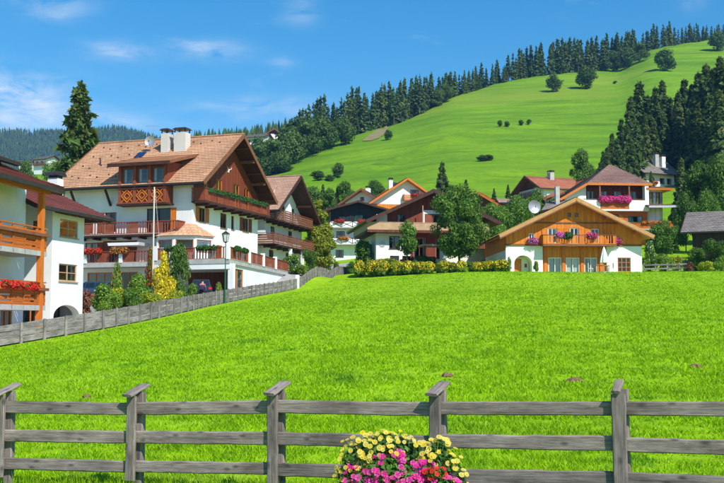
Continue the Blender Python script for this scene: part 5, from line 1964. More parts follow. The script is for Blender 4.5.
# ================================================================== vegetation
m_bark = M_noise('bark', (.07, .05, .038), (.14, .105, .08), 6, .9, .5, (3, 3, .6))
m_spruce = M_leaf('spruce_needles', (.052, .104, .030), (.094, .16, .040), (.12, .175, .05), .22, .26)
m_spruce_near = M_leaf('near_spruce_needles', (.062, .122, .03), (.11, .185, .044), (.17, .165, .06), .5, .3)
m_larchtree = M_leaf('larch_needles', (.085, .13, .024), (.13, .18, .036), None, .25, .15)
m_decid = M_leaf('broad_leaves', (.060, .135, .018), (.105, .20, .028), (.14, .25, .04), .35, .3)
m_decid_far = M_leaf('hill_leaves', (.055, .115, .022), (.09, .165, .03), (.12, .19, .04), .25, .25)
m_birch = M_leaf('birch_leaves', (.20, .25, .022), (.31, .35, .035), (.38, .38, .05), .6, .35)
m_apple = M_leaf('orchard_leaves', (.075, .165, .02), (.13, .25, .032), (.17, .30, .05), .5, .32)
m_shrub = M_leaf('shrub_leaves', (.09, .19, .02), (.17, .30, .03), (.22, .34, .05), 1.0, .3)
m_shrub_y = M_leaf('yellowgreen_leaves', (.22, .31, .02), (.36, .42, .03), (.6, .55, .03), 1.2, .35)
m_gold = M_leaf('golden_leaves', (.42, .36, .015), (.70, .56, .02), (.85, .70, .04), 1.4, .3)
m_shrub_r = M_leaf('copper_leaves', (.13, .045, .03), (.24, .09, .05), (.3, .16, .08), 2.0, .2)
m_yflow = m_flower('yellow', (.80, .52, .01), (.92, .68, .02))
m_wflow = m_flower('white', (.8, .8, .75), (.85, .85, .8))


def spruce_mesh(h, r, seed, whorls=15, per=7, twigs=3, sparse=0.0, low=.05, width=1.0, droop=1.0, leaf=1.0):
    """needle sprays set along drooping branches; `twigs` sprays per branch"""
    rg = np.random.default_rng(seed)
    pts, nrm, size = [], [], []
    for i in range(whorls):
        t = low + (.985 - low) * ((i + rg.uniform(-.25, .25)) / whorls)
        t = min(max(t, low), .985)
        L0 = r * (1 - t) ** .95 + .010 * h
        n = max(4, int(per * (1 - .5 * t)))
        a0 = rg.uniform(0, 6.28)
        for j in range(n):
            if rg.random() < sparse:
                continue
            a = a0 + 2 * np.pi * j / n + rg.uniform(-.3, .3)
            L = L0 * rg.uniform(.55, 1.2)
            z0 = h * t + rg.uniform(-.5, .5) * h / whorls
            d = np.array([np.cos(a), np.sin(a), 0])
            sd = np.array([-np.sin(a), np.cos(a), 0])
            rise = rg.uniform(-.42, -.1) * droop + .7 * max(t - .5, 0)
            for k in range(twigs):
                f = .12 + .92 * (k + rg.uniform(.0, 1.0)) / twigs
                side = rg.uniform(-1, 1) * L * .24 * width * (1.15 - f)
                hang = -rg.uniform(0, 1) ** 1.5 * (.10 * L + .02 * h) * droop
                q = np.array([0, 0, z0]) + d * L * f + sd * side + np.array([0, 0, L * rise * f ** 1.2 + hang + .10 * L * max(f - .8, 0)])
                pts.append(q)
                nrm.append(np.array([d[0] * .75, d[1] * .75, .65]) + rg.normal(size=3) * .5)
                size.append(leaf * (.55 + .45 * (1 - t)))
    for k in range(10):
        f = k / 10
        pts.append(np.array([rg.normal() * .006 * h, rg.normal() * .006 * h, h * (.93 + .065 * f)]))
        nrm.append(rg.normal(size=3) * np.array([1, 1, .2]))
        size.append(leaf * (.5 - .25 * f))
    pts, nrm, size = np.array(pts), np.array(nrm), np.array(size)
    V, F_ = leaf_quads(pts, nrm, 1.0 * size, rg, 2.3)
    return V, F_


def trunk_mesh(h, r, seed, limbs=(), nseg=6, lean=.0):
    rd = random.Random(seed)
    mb = MB()
    p = Vector((0, 0, -.3))
    for i in range(nseg):
        t0, t1 = i / nseg, (i + 1) / nseg
        q = Vector((rd.uniform(-1, 1) * lean * h, rd.uniform(-1, 1) * lean * h, -.3 + (h + .3) * t1))
        mb.tube(p, q, r * (1 - t0 * .85), r * (1 - t1 * .85), 7, cap=(i == nseg - 1))
        p = q
    for (z0, tip, rr) in limbs:
        a = Vector((0, 0, z0))
        tip = Vector(tip)
        m_ = a.lerp(tip, .5) + Vector((rd.uniform(-.1, .1), rd.uniform(-.1, .1), (tip.z - a.z) * .12))
        mb.tube(a, m_, rr, rr * .7, 6, cap=False)
        mb.tube(m_, tip, rr * .7, rr * .25, 5)
    return mb


def crown_blobs(w, h, z0, n, seed, shape='round', br=.26):
    rg = np.random.default_rng(seed)
    B = []
    for i in range(n):
        t = rg.uniform(0, 1)
        if shape == 'cone':
            rad = w / 2 * (1 - t) ** .7 * (.35 + .65 * min(1, t * 4 + .3))
        elif shape == 'column':
            rad = w / 2 * (.75 + .25 * math.sin(t * 3.1)) * (1 - .35 * t)
        else:
            rad = w / 2 * math.sqrt(max(.05, 1 - (2 * t - .95) ** 2))
        a = rg.uniform(0, 6.28)
        q = rad * rg.uniform(.35, .85)
        b = w * br * rg.uniform(.6, 1.15) * (1.0 if shape == 'round' else (1.1 - .6 * t))
        B.append((q * math.cos(a), q * math.sin(a), z0 + h * (.08 + .84 * t), b, b, b * .8))
    return B


PROTO = {}


def tree_meshes(key, kind, h, w, seed, n=4000, leaf=.25, mat=None, shape='round', z0=None, blobs=22, br=.26, **kw):
    """meshes shared by alike trees: (trunk, crown)"""
    if key in PROTO:
        return PROTO[key]
    if kind == 'spruce':
        V, F_ = spruce_mesh(h, w / 2, seed, **kw)
        cm = np_mesh('crown', V, F_, mat or m_spruce, 'mesh')
        o = trunk_mesh(h * .93, h * .014 + .05, seed).build('trunk', m_bark)
    else:
        z0 = h * .22 if z0 is None else z0
        B = crown_blobs(w, h - z0, z0, blobs, seed, shape, br)
        rg = np.random.default_rng(seed + 5)
        pts, nr = blob_points(B, n, rg, .55, 1.08)
        k = pts[:, 2] > z0 * .6
        V, F_ = leaf_quads(pts[k], nr[k], leaf, rg)
        cm = np_mesh('crown', V, F_, mat or m_decid, 'mesh')
        limbs = [(z0 * .8 + (h - z0) * .12 * (i % 4), (b[0] * .8, b[1] * .8, b[2]), h * .011) for i, b in enumerate(B[:9])]
        o = trunk_mesh(h * .8, h * .018 + .03, seed, limbs, lean=.006).build('trunk', m_bark)
    tm = o.data
    bpy.data.objects.remove(o)
    PROTO[key] = (tm, cm)
    return PROTO[key]


def tree(name, loc, meshes, label, cat='tree', group=None, sc=1.0, rz_=None, sz=None):
    o = thing(name, loc, label, cat, random.Random(hash((round(loc[0], 2), round(loc[1], 2)))).uniform(0, 6.28) if rz_ is None else rz_, group)
    o.scale = (sc, sc, sz or sc)
    for nm, me in (('trunk', meshes[0]), ('crown', meshes[1])):
        link(nm, me, o)
    return o


def at(u, Y, v=200):
    d = px_dir(u, v)
    x = d.x / d.y * Y
    return Vector((x, Y, gz(x, Y)))


def size_to(u, vtop, Y):
    """height a tree at (u, Y) needs for its top to reach picture row vtop"""
    p = at(u, Y, vtop)
    return p, P(u, vtop, Y).z - p.z


# ---- the tall spruce behind the left roofs
p, h = size_to(80, 79, 128)
tm = tree_meshes('hero', 'spruce', h, h * .46, 11, mat=m_spruce_near, whorls=38, per=9, twigs=44, sparse=.34, width=.34, droop=.5, low=.05, leaf=.16)
tree('spruce_tree', p, tm, 'tall dark spruce hung with brown cones behind the left roofs', rz_=.4)

# ---- forest along the ridge
SP = [tree_meshes('sp%d' % i, 'spruce', 20, (7.0, 6.0, 7.8, 5.6, 6.6, 7.4)[i], 40 + i, whorls=17, per=8, twigs=8, width=1.0, sparse=.05, leaf=.72) for i in range(6)]
LA = [tree_meshes('la%d' % i, 'spruce', 20, 7.0, 60 + i, mat=m_larchtree, whorls=16, per=7, twigs=5, width=1.1, sparse=.1, leaf=.9) for i in range(2)]
PI = [tree_meshes('pi%d' % i, 'spruce', 20, 8.4, 70 + i, whorls=12, per=8, twigs=6, width=1.3, low=.34, sparse=.05, leaf=1.1) for i in range(2)]
DE = [tree_meshes('de%d' % i, 'leafy', 10, (9, 10, 8)[i], 80 + i, n=2600, leaf=.48, mat=m_decid_far, z0=.8, blobs=20, br=.24) for i in range(3)]
rt = random.Random(21)
RIDGE_LABEL = 'dark spruce in the forest along the ridge above the meadow'
ridge_top = lambda u: float(np.interp(u, [190, 240, 262, 300, 325, 356, 380, 420, 436, 470, 500, 534, 570, 612, 640, 672, 724], [128, 124, 118, 103, 96, 84, 81, 72, 71, 68, 57, 41, 29, 32, 27, 21, 25]))
for row in range(4):
    u = 300 + row * 3
    while u < 732:
        yt = float(np.interp(u, HU, HY))
        Y = yt + 3 + row * 9 + rt.uniform(-6, 6)
        if 628 < u < 664 and row == 0:
            u += 6
            continue
        p = at(u, Y, 80)
        want = P(u, ridge_top(u), Y).z - p.z
        hh = want * (rt.uniform(.5, .85) if rt.random() < .4 else rt.uniform(.8, 1.08)) * (1.0 if row > 1 else .92)
        hh = max(9, min(26, hh))
        k = rt.random()
        m_, nm_, lb_ = (rt.choice(SP), 'spruce_tree', RIDGE_LABEL) if k < .68 else ((rt.choice(PI), 'pine_tree', 'bare-trunked pine in the forest along the ridge above the meadow') if k < .86 else (rt.choice(LA), 'larch_tree', 'lighter green larch in the forest along the ridge above the meadow'))
        tree(nm_, p, m_, lb_, 'tree', 'forest along the ridge', hh / 20 * 1.0, None, hh / 20)
        u += (rt.uniform(2.6, 5.0) if rt.random() < .45 else rt.uniform(6.5, 12.5)) * (1.0 if u > 330 else 1.2)
# leafy trees on the forest edge and below it
edge = [(262, 372, 11), (272, 360, 12), (283, 372, 12), (294, 378, 13), (303, 385, 14), (312, 392, 13), (321, 398, 14), (330, 403, 10), (258, 395, 11), (268, 402, 10), (280, 412, 10),
        (291, 410, 13), (300, 412, 15), (255, 352, 12), (249, 340, 10), (343, 405, 11.5), (446, 508, 9), (438, 500, 8), (627, 606, 14), (641, 612, 12), (615, 612, 12)]
for i, (u, Y, hh) in enumerate(edge):
    tree('broadleaf_tree', at(u, Y, 150), DE[i % 3], 'rounded leafy tree at the lower edge of the ridge forest', 'tree', 'leafy trees edging the ridge forest', hh / 10)
BU = [tree_meshes('bu%d' % i, 'leafy', 10, 9.4, 95 + i, n=3600, leaf=.5, mat=m_decid_far, z0=.15, blobs=34, br=.22) for i in range(2)]
# lone bushes on the meadow
for (u, v, w_, hh, lab) in ((554, 92, 8.5, 9, 'lone round bush on the high meadow, left of the pair'), (586, 89, 12, 12, 'lone round bush on the high meadow, right of the pair'),
                            (665, 71, 13, 12, 'big rounded tree high on the meadow below the ridge gap'), (718, 51, 12, 12, 'rounded tree high on the meadow at the right edge'),
                            (338, 178, 3.6, 4.5, 'small upright bush on the lower meadow left of the middle'), (318, 180, 5, 2.6, 'low dark bush on the lower meadow behind the birch'),
                            (277, 174, 12, 4.5, 'wide dark bush at the meadow foot beside the second chalet roof'), (388, 140, 4, 4, 'small bush near the bare soil strip on the meadow'),
                            (500, 127, 2.4, 2.4, 'tiny bush on the meadow, first from the left of four'), (507, 127, 2.4, 2.2, 'tiny bush on the meadow, second from the left of four'),
                            (521, 125.5, 2.2, 2.2, 'tiny bush on the meadow, third from the left of four'), (529, 124.5, 2.2, 2.0, 'tiny bush on the meadow, rightmost of four'),
                            (482, 161.5, 3.5, 1.9, 'low bush on a meadow bank, left one of two above the round tree'), (489, 160.5, 3.2, 1.8, 'low bush on a meadow bank, right one of two above the round tree'),
                            (615, 84, 2.5, 1.6, 'tiny low bush high on the meadow right of the round pair'), (330, 181, 3.0, 1.8, 'low bush beside the small upright bush on the lower meadow')):
    p = hit(u, v, 150)
    o = tree('bush', p, BU[int(u) % 2], lab, 'bush', None, w_ / 10, None, hh / 10)
# bare soil strip beside the forest edge
bl = [hit(*q, 150) for q in ((362, 141.5), (366, 138), (373, 133), (379, 129), (386, 125.5))]
br_ = [hit(*q, 150) for q in ((371, 141), (379, 138.5), (384, 135), (387, 130), (391, 125.8))]
drape('bare_slope', [(q.x, q.y) for q in bl], [(q.x, q.y) for q in br_], M_noise('bare_earth', (.22, .19, .07), (.30, .24, .11), .35, .95, .2, fine=2.0), .25, label='bare brownish strip on the meadow beside the forest')

# ---- dark spruces on the right
SR = [tree_meshes('sr%d' % i, 'spruce', 22, (9.4, 8.2, 10.4, 8.8)[i], 140 + i, mat=m_spruce_near if i % 2 else m_spruce, whorls=30, per=11, twigs=34, width=.6, sparse=.14, low=.03, leaf=.27, droop=.8) for i in range(4)]
right = [(603, 150, 236), (612, 132, 243), (621, 118, 252), (630, 96, 256), (639, 80, 262), (648, 94, 268), (655, 86, 258), (662, 80, 270), (670, 96, 262), (678, 90, 258), (684, 78, 272), (692, 84, 262), (698, 70, 250),
         (706, 62, 258), (714, 66, 246), (720, 56, 240), (728, 60, 236), (607, 146, 226), (617, 138, 231), (627, 124, 236), (636, 118, 238), (645, 112, 244), (688, 108, 246), (697, 104, 238), (709, 92, 232), (719, 88, 226), (600, 162, 224), (632, 140, 222),
         (622, 150, 218), (676, 122, 252), (664, 116, 254), (653, 118, 252)]
for i, (u, vt, Y) in enumerate(right):
    p, h = size_to(u, vt, Y)
    tree('spruce_tree', p, SR[i % 4], 'dark tall spruce in the dense stand above the hip-roofed house', 'tree', 'dense spruce stand on the right', h / 22 * rt.uniform(.85, 1.1), None, h / 22)
for (u, vt, Y, lab) in ((681, 157, 168, 'slender spruce right of the grey-roofed house'), (651, 171, 205, 'small young spruce in front of the grey-roofed house'), (442, 161, 186, 'pointed spruce behind the brown chalet roof'),
                        (629, 163, 205, 'pale slim spruce left of the grey-roofed house'),
                        (303, 186, 196, 'small spruce at the meadow foot behind the birch, left one'), (323, 184, 200, 'small spruce at the meadow foot behind the birch, middle one'), (337, 187, 205, 'small spruce at the meadow foot behind the birch, right one'),
                        (466, 179, 200, 'small dark spruce at the meadow foot right of the pointed spruce'), (508, 184, 202, 'small spruce at the meadow foot left of the salmon roof'), (494, 188, 205, 'smallest spruce at the meadow foot above the garden hut')):
    p, h = size_to(u, vt, Y)
    tree('spruce_tree', p, SR[int(u) % 4], lab, 'tree', None, h / 22 * .95, None, h / 22)

# ---- leafy trees in the village
AP = [tree_meshes('ap%d' % i, 'leafy', 8, (8.0, 7.4, 9)[i], 180 + i, n=11000, leaf=.22, mat=m_apple, z0=1.4, blobs=34, br=.19) for i in range(3)]
DV = [tree_meshes('dv%d' % i, 'leafy', 10, (9.0, 8)[i], 190 + i, n=11000, leaf=.27, mat=m_decid, z0=1.2, blobs=34, br=.20) for i in range(2)]


def vtree(u, vt, vb, Y, w_px, meshes, base_w, base_h, lab, name='broadleaf_tree', grp=None, ground=True):
    p = at(u, Y, vb)
    zt = P(u, vt, Y).z
    if not ground:
        p.z = P(u, vb, Y).z
    h = zt - p.z
    return tree(name, p, meshes, lab, 'tree', grp, w_px / FPX * Y / base_w, None, h / base_h)


big = tree_meshes('round', 'leafy', 9, 8, 201, n=26000, leaf=.17, mat=m_decid if False else m_apple, z0=1.3, blobs=46, br=.17)
vtree(459, 187, 259, 111, 57, big, 8, 9, 'large round leafy tree in front of the brown chalet')
bi = tree_meshes('birch', 'leafy', 9, 4.4, 203, n=13000, leaf=.16, mat=m_birch, shape='cone', z0=.9, blobs=44, br=.2)
vtree(319, 195, 268, 117, 42, bi, 4.4, 9, 'yellow-green birch-like tree beside the second chalet', 'birch_tree')
sm = tree_meshes('small', 'leafy', 4.2, 2.6, 205, n=2600, leaf=.17, mat=m_apple, z0=1.3, blobs=18, br=.24)
vtree(407, 223, 260, 112, 21, sm, 2.6, 4.2, 'small young tree in front of the white wall of the brown chalet', 'young_tree')
for (u, vt, vb, Y, w_, k, lab) in ((494, 204, 250, 128, 34, AP[1], 'leafy tree right of the big round tree'), (516, 200, 250, 133, 40, AP[2], 'broad leafy tree left of the wooden chalet roof'), (537, 192, 235, 152, 30, AP[0], 'bright leafy tree below the salmon-roofed house'),
                                   (478, 208, 250, 135, 30, DV[0], 'darker leafy tree half hidden behind the big round tree'), (553, 196, 225, 158, 18, AP[1], 'small leafy tree by the salmon-roofed house chimney'),
                                   (664, 222, 268, 124, 36, AP[0], 'leafy tree right of the wooden chalet before the flower balcony'), (700, 166, 240, 150, 40, DV[1], 'dark leafy tree behind the barn, left one'), (722, 158, 240, 146, 40, DV[0], 'dark leafy tree behind the barn at the right edge'),
                                   (686, 196, 245, 140, 26, DV[0], 'leafy tree between flower balcony and barn'), (708, 196, 240, 136, 34, AP[2], 'lighter leafy tree just above the barn roof'),
                                   (345, 183, 215, 205, 22, DV[1], 'leafy tree at the meadow foot above the dark gable'), (312, 188, 225, 192, 26, DV[0], 'dark leafy tree behind the birch top'), (375, 181, 212, 215, 20, DV[0], 'leafy tree at the meadow foot left of the orange roof edge'),
                                   (329, 190, 225, 190, 20, DV[1], 'dark leafy tree left of the solar-roofed house'), (582, 152, 190, 205, 26, DV[1], 'dark leafy tree behind the hipped roof, at the spruce stand foot'),
                                   (52, 162, 185, 240, 26, AP[1], 'bright leafy tree below the small distant house'), (68, 165, 190, 190, 24, AP[2], 'leafy tree at the foot of the tall spruce'), (26, 163, 185, 260, 22, DV[1], 'leafy tree between the distant houses and maroon roof'),
                                   (450, 186, 215, 195, 22, DV[0], 'dark leafy tree behind the right slope of the brown chalet roof'), (522, 187, 210, 205, 18, DV[1], 'dark leafy tree beside the brown gable of the salmon-roofed house')):
    vtree(u, vt, vb, Y, w_, k, (8.0, 7.4, 9)[AP.index(k)] if k in AP else (9.0, 8)[DV.index(k)], 8 if k in AP else 10, lab)

# ---- shrubs
SHM = {}


def shrub_meshes(key, mat, n, leaf, seed, bmat=None, nb=0, shape='round', nbl=14, br=.28):
    if key in SHM:
        return SHM[key]
    B = crown_blobs(1.0, .95, 0.02, nbl, seed, shape, br)
    rg = np.random.default_rng(seed)
    pts, nr = blob_points(B, n, rg, .5, 1.1)
    k = pts[:, 2] > -.02
    V, F_ = leaf_quads(pts[k], nr[k], leaf, rg)
    me = [('leaves', np_mesh('leaves', V, F_, mat, 'mesh'))]
    if nb:
        pts, nr = blob_points(B, nb, rg, .95, 1.16)
        k = (pts[:, 2] > .3)
        V, F_ = leaf_quads(pts[k], nr[k], leaf * .8, rg, 1.0)
        me.append(('blossoms', np_mesh('blossoms', V, F_, bmat, 'mesh')))
    st = MB()
    rd = random.Random(seed)
    for i in range(5):
        st.tube((rd.uniform(-.06, .06), rd.uniform(-.06, .06), -.08), (rd.uniform(-.3, .3), rd.uniform(-.3, .3), rd.uniform(.4, .7)), .02, .008, 5)
    o = st.build('stems', m_bark)
    me.append(('stems', o.data))
    bpy.data.objects.remove(o)
    SHM[key] = me
    return me


def shrub(u, vt, vb, Y, w_px, meshes, lab, name='shrub', grp=None, z=None):
    p = at(u, Y, vb)
    if z is not None:
        p.z = z
    h = max(.35, P(u, vt, Y).z - p.z)
    w_ = w_px / FPX * Y
    o = thing(name, p, lab, 'shrub', random.Random(int(u * 7 + vt)).uniform(0, 6), grp)
    o.scale = (w_, w_ * .9, h)
    for nm, me in meshes:
        c_ = link(nm, me, o)
        if nm in ('blossoms', 'stems'):
            c_['kind'] = 'stuff'
    return o


S_green = shrub_meshes('green', m_shrub, 4500, .05, 301)
S_green2 = shrub_meshes('green2', m_apple, 4500, .05, 302)
S_dark = shrub_meshes('dark', m_decid, 6000, .04, 303)
S_yg = shrub_meshes('yg', m_shrub_y, 4500, .05, 304)
S_gold = shrub_meshes('gold', m_gold, 7000, .038, 305, shape='cone', nbl=26, br=.2)
S_cop = shrub_meshes('cop', m_shrub_r, 1500, .09, 306)
S_yf = shrub_meshes('yf', m_shrub, 1300, .10, 307, m_yflow, 1100)
S_rose = shrub_meshes('rose', m_decid, 1800, .07, 308, REDF, 700, 'column')
S_wf = shrub_meshes('wf', m_shrub, 2200, .075, 309, m_wflow, 260)
S_rf = shrub_meshes('rf', m_shrub, 2200, .075, 310, REDF, 200)

ORD = ['first', 'second', 'third', 'fourth', 'fifth', 'sixth', 'seventh', 'eighth', 'ninth', 'tenth', 'eleventh', 'twelfth', 'thirteenth', 'fourteenth']
# yellow-flowering border along the top of the field
nY = 13
for i in range(nY):
    t = i / (nY - 1)
    u = 361 + (499 - 361) * t + rt.uniform(-2.5, 2.5)
    Y = 113 - 11 * t
    vt = 261 - 1.2 * t + rt.uniform(-2.2, 2.0)
    shrub(u, vt, 270, Y + rt.uniform(-.5, .5), rt.uniform(9.5, 14.5), S_yf, 'yellow-flowering shrub in the border above the field, %s from the left' % ORD[i], 'flowering_shrub', 'yellow border above the field')
for i in range(14):
    t = i / 13
    u = 356 + (500 - 356) * t + 5 + rt.uniform(-2, 2)
    shrub(u, 262 - 1.5 * t + rt.uniform(-1, 1.5), 270, 114.3 - 11 * t, 13, S_green if i % 2 else S_green2, 'plain green shrub of the yellow border above the field, %s from the left' % ORD[i], 'shrub', 'green shrubs of the yellow border')
for (u, vt, vb, Y, w_, ms, lab) in (
        (365, 240.5, 264, 121, 27, S_green2, 'round green bush left of the brown chalet'), (352, 262, 272, 119, 10, S_dark, 'dark low bush where the field fence ends'),
        (388, 255, 264, 117, 26, S_yg, 'low yellowish bush under the brown chalet wall, left one'), (424, 256, 264, 116, 24, S_green, 'low green bush under the brown chalet terrace'), (404, 258.5, 266, 115.5, 12, S_cop, 'copper-leaved low bush behind the yellow border'),
        (163, 249, 302, 76, 30, S_gold, 'tall golden-yellow conifer bush before the large chalet'), (180, 246, 300, 79, 28, S_dark, 'rounded dark green bush right of the golden conifer'),
        (150, 243, 300, 80, 13, S_rose, 'climbing red rose on the terrace corner'), (120, 281, 312, 70, 26, S_yg, 'yellow-green shrub in the bed behind the field fence, middle'), (102, 284, 316, 66, 24, S_green, 'green shrub in the bed behind the field fence, left'),
        (138, 274, 308, 73, 24, S_green, 'taller green shrub left of the golden conifer'), (150, 288, 312, 70, 22, S_yg, 'low yellow-green shrub at the foot of the golden conifer'), (86, 291, 318, 66, 13, S_cop, 'copper-red shrub beside the white window wing'),
        (116, 266, 300, 77, 10, S_rf, 'slim shrub with red flowers in front of the lower terrace'), (131, 288, 310, 69, 18, S_green2, 'small bright shrub in the middle of the bed'), (191, 284, 300, 76, 16, S_green2, 'low green shrub at the carport corner'),
        (112, 292, 314, 65, 20, S_green, 'low green shrub nearest the field fence'), (176, 286, 304, 74, 16, S_yg, 'low yellow-green shrub right of the golden conifer'),
        (219, 284, 298, 77, 7, S_rf, 'small potted plant with red flowers beside the lamp post'),
        (293, 256, 284, 104, 22, S_wf, 'bushy shrub with pale flowers at the end of the terrace wall'), (309, 250, 276, 110, 16, S_dark, 'dark shrub between the second chalet and the birch'), (303, 266, 284, 103, 12, S_rf, 'low shrub with red flowers by the white gate post'),
        (336, 262, 272, 122, 8, S_green, 'small shrub beside the path'), (326, 258, 272, 126, 12, S_green2, 'small green shrub under the birch'),
        (9, 330, 346, 52, 14, S_yg, 'low clipped yellow-green bush behind the fence at the left edge'), (46, 322, 336, 53, 12, S_yg, 'small yellow-green bush in front of the orange balconies'),
        (650, 244, 268, 112, 14, S_wf, 'shrub with white flowers at the right wall of the wooden chalet'), (663, 254, 270, 110, 20, S_green, 'green shrub behind the small rail fence'), (678, 252, 270, 110, 18, S_yg, 'yellowish shrub behind the small rail fence'),
        (699, 248, 272, 106, 20, S_green2, 'bushy green shrub before the barn'), (716, 240, 272, 104, 24, S_dark, 'tall dark shrub at the right edge of the field'), (706, 258, 272, 101, 16, S_yg, 'low olive shrub at the right end of the field'),
        (722, 256, 274, 98, 16, S_green, 'low green shrub at the far right corner'), (690, 262, 271, 103, 8, S_cop, 'small reddish shrub before the barn'),
        (509, 258, 271, 101.5, 5, S_wf, 'small pale flowering plant left of the arched porch'), (536, 262, 271, 102, 6, S_rf, 'small flowering plant right of the arched porch')):
    shrub(u, vt, vb, Y, w_, ms, lab)

# ================================================================== far mountain with its woods
mx0, mx1 = -1500, 900
MXs = np.linspace(mx0, mx1, 70)
MYs = np.linspace(1450, 2700, 40)
mprof = lambda x: np.interp(362 + FPX * x / 2300, [-400, 0, 60, 110, 150, 200, 260, 340, 500, 800], [128, 130, 128.5, 128.5, 139, 150, 158, 175, 195, 215])


def mz(X, Y):
    tt = np.tan(PITCH + np.arctan((241.5 - mprof(X)) / FPX))
    zt = EYE + tt * 2300 - 5
    k = np.clip((Y - 1450) / 850, 0, 1)
    return 60 + (zt - 60) * k ** .85 - np.maximum(Y - 2300, 0) * .5 + 9 * np.sin(X / 90 + Y / 140) * np.sin(Y / 110 - X / 200)


gX, gY = np.meshgrid(MXs, MYs)
idx = np.arange(gX.size).reshape(gX.shape)
F = np.stack([idx[:-1, :-1], idx[:-1, 1:], idx[1:, 1:], idx[1:, :-1]], -1).reshape(-1, 4)
tag(np_mesh('mountain', np.stack([gX, gY, mz(gX, gY)], -1).reshape(-1, 3), F, M_noise('forest_floor', (.03, .06, .025), (.05, .085, .03), .01, .95, 0), smooth=True), 'far forested mountain on the left', kind='structure')


def cone_wood(X, Y, Z, hs, rg):
    n = len(X)
    Vs, k = [], 7
    a = np.linspace(0, 2 * np.pi, k, endpoint=False)
    T = []
    for (zb, zt, rr) in ((.0, .62, .19), (.4, 1.0, .125)):
        base = np.stack([X[:, None] + np.cos(a + rg.uniform(0, 6, (n, 1))) * hs[:, None] * rr * rg.uniform(.75, 1.2, (n, k)), Y[:, None] + np.sin(a) * hs[:, None] * rr * rg.uniform(.75, 1.2, (n, k)), (Z + hs * zb)[:, None] + 0 * a], -1)
        tip = np.stack([X, Y, Z + hs * zt], -1)
        for i in range(k):
            T.append(np.stack([base[:, i], base[:, (i + 1) % k], tip], 1))
    V = np.concatenate(T).reshape(-1, 3)
    return V, np.arange(len(V)).reshape(-1, 3)


rg = np.random.default_rng(5)
n = 16000
Y = np.sqrt(rg.uniform(1750 ** 2, 2330 ** 2, n))
X = Y * (rg.uniform(-120, 330, n) - 362) / FPX
V, F_ = cone_wood(X, Y, mz(X, Y), rg.uniform(8, 15, n), rg)
tag(np_mesh('mountain_wood', V, F_, m_spruce), 'far spruce woods covering the mountain on the left', 'forest', kind='stuff')
# wood on the rise behind the hamlet
n = 420
u = rg.uniform(170, 330, n)
Y = rg.uniform(560, 660, n)
X = Y * (u - 362) / FPX
k = np.array([gz(x, y) for x, y in zip(X, Y)])
want = EYE + np.tan(PITCH + np.arctan((241.5 - np.interp(u, [170, 190, 240, 270, 300, 330], [131, 128, 124, 119, 112, 104])) / FPX)) * Y - k
hs = np.clip(want * rg.uniform(.6, 1.02, n), 8, 24)
V, F_ = cone_wood(X, Y, k - 1, hs, rg)
tag(np_mesh('hamlet_wood', V, F_, m_spruce), 'spruce wood on the rise behind the hillside houses', 'forest', kind='stuff')

# ================================================================== small things
# street lantern
lp = at(225, 74.2, 300)
sl_ = thing('street_lamp', lp, 'slim green street lamp with a glass lantern beside the field fence', 'street lamp')
ht = P(225, 231, 74.2).z - lp.z
mb = MB()
mb.tube((0, 0, -.2), (0, 0, .8), .075, .065, 10)
mb.tube((0, 0, .8), (0, 0, ht - .85), .045, .035, 10)
mb.tube((0, 0, .78), (0, 0, .88), .09, .06, 10)
mb.build('pole', m_green, sl_)
mb = MB()
for i in range(6):
    a, b = i * math.pi / 3, (i + 1) * math.pi / 3
    mb.face([(math.cos(a) * .16, math.sin(a) * .16, ht - .8), (math.cos(b) * .16, math.sin(b) * .16, ht - .8), (math.cos(b) * .27, math.sin(b) * .27, ht - .22), (math.cos(a) * .27, math.sin(a) * .27, ht - .22)])
mb.build('lantern_glass', M_noise('frosted_glass', (.5, .52, .52), (.62, .64, .63), 3, .25, 0), sl_)
mb = MB()
for i in range(6):
    a = i * math.pi / 3
    mb.tube((math.cos(a) * .165, math.sin(a) * .165, ht - .82), (math.cos(a) * .275, math.sin(a) * .275, ht - .22), .018, .018, 4)
mb.tube((0, 0, ht - .9), (0, 0, ht - .8), .05, .18, 10)
mb.tube((0, 0, ht - .22), (0, 0, ht - .02), .34, .06, 6)
mb.tube((0, 0, ht - .02), (0, 0, ht + .06), .03, .01, 6)
mb.build('lantern_frame', m_metal, sl_)
# flagpole
fp = at(152.5, 77, 300)
fo = thing('flagpole', fp, 'tall bare pale flagpole in front of the large chalet', 'flagpole')
ht = P(152.5, 187, 77).z - fp.z
mb = MB()
mb.tube((0, 0, -.3), (0, 0, ht), .075, .05, 10)
mb.build('pole', M_noise('pole_paint', (.55, .54, .48), (.68, .66, .6), 3, .5, 0), fo)
mb = MB()
mb.tube((.06, 0, ht - .2), (.45, -.1, ht - 4.0), .008, .008, 4)
mb.build('cord', m_paint, fo)


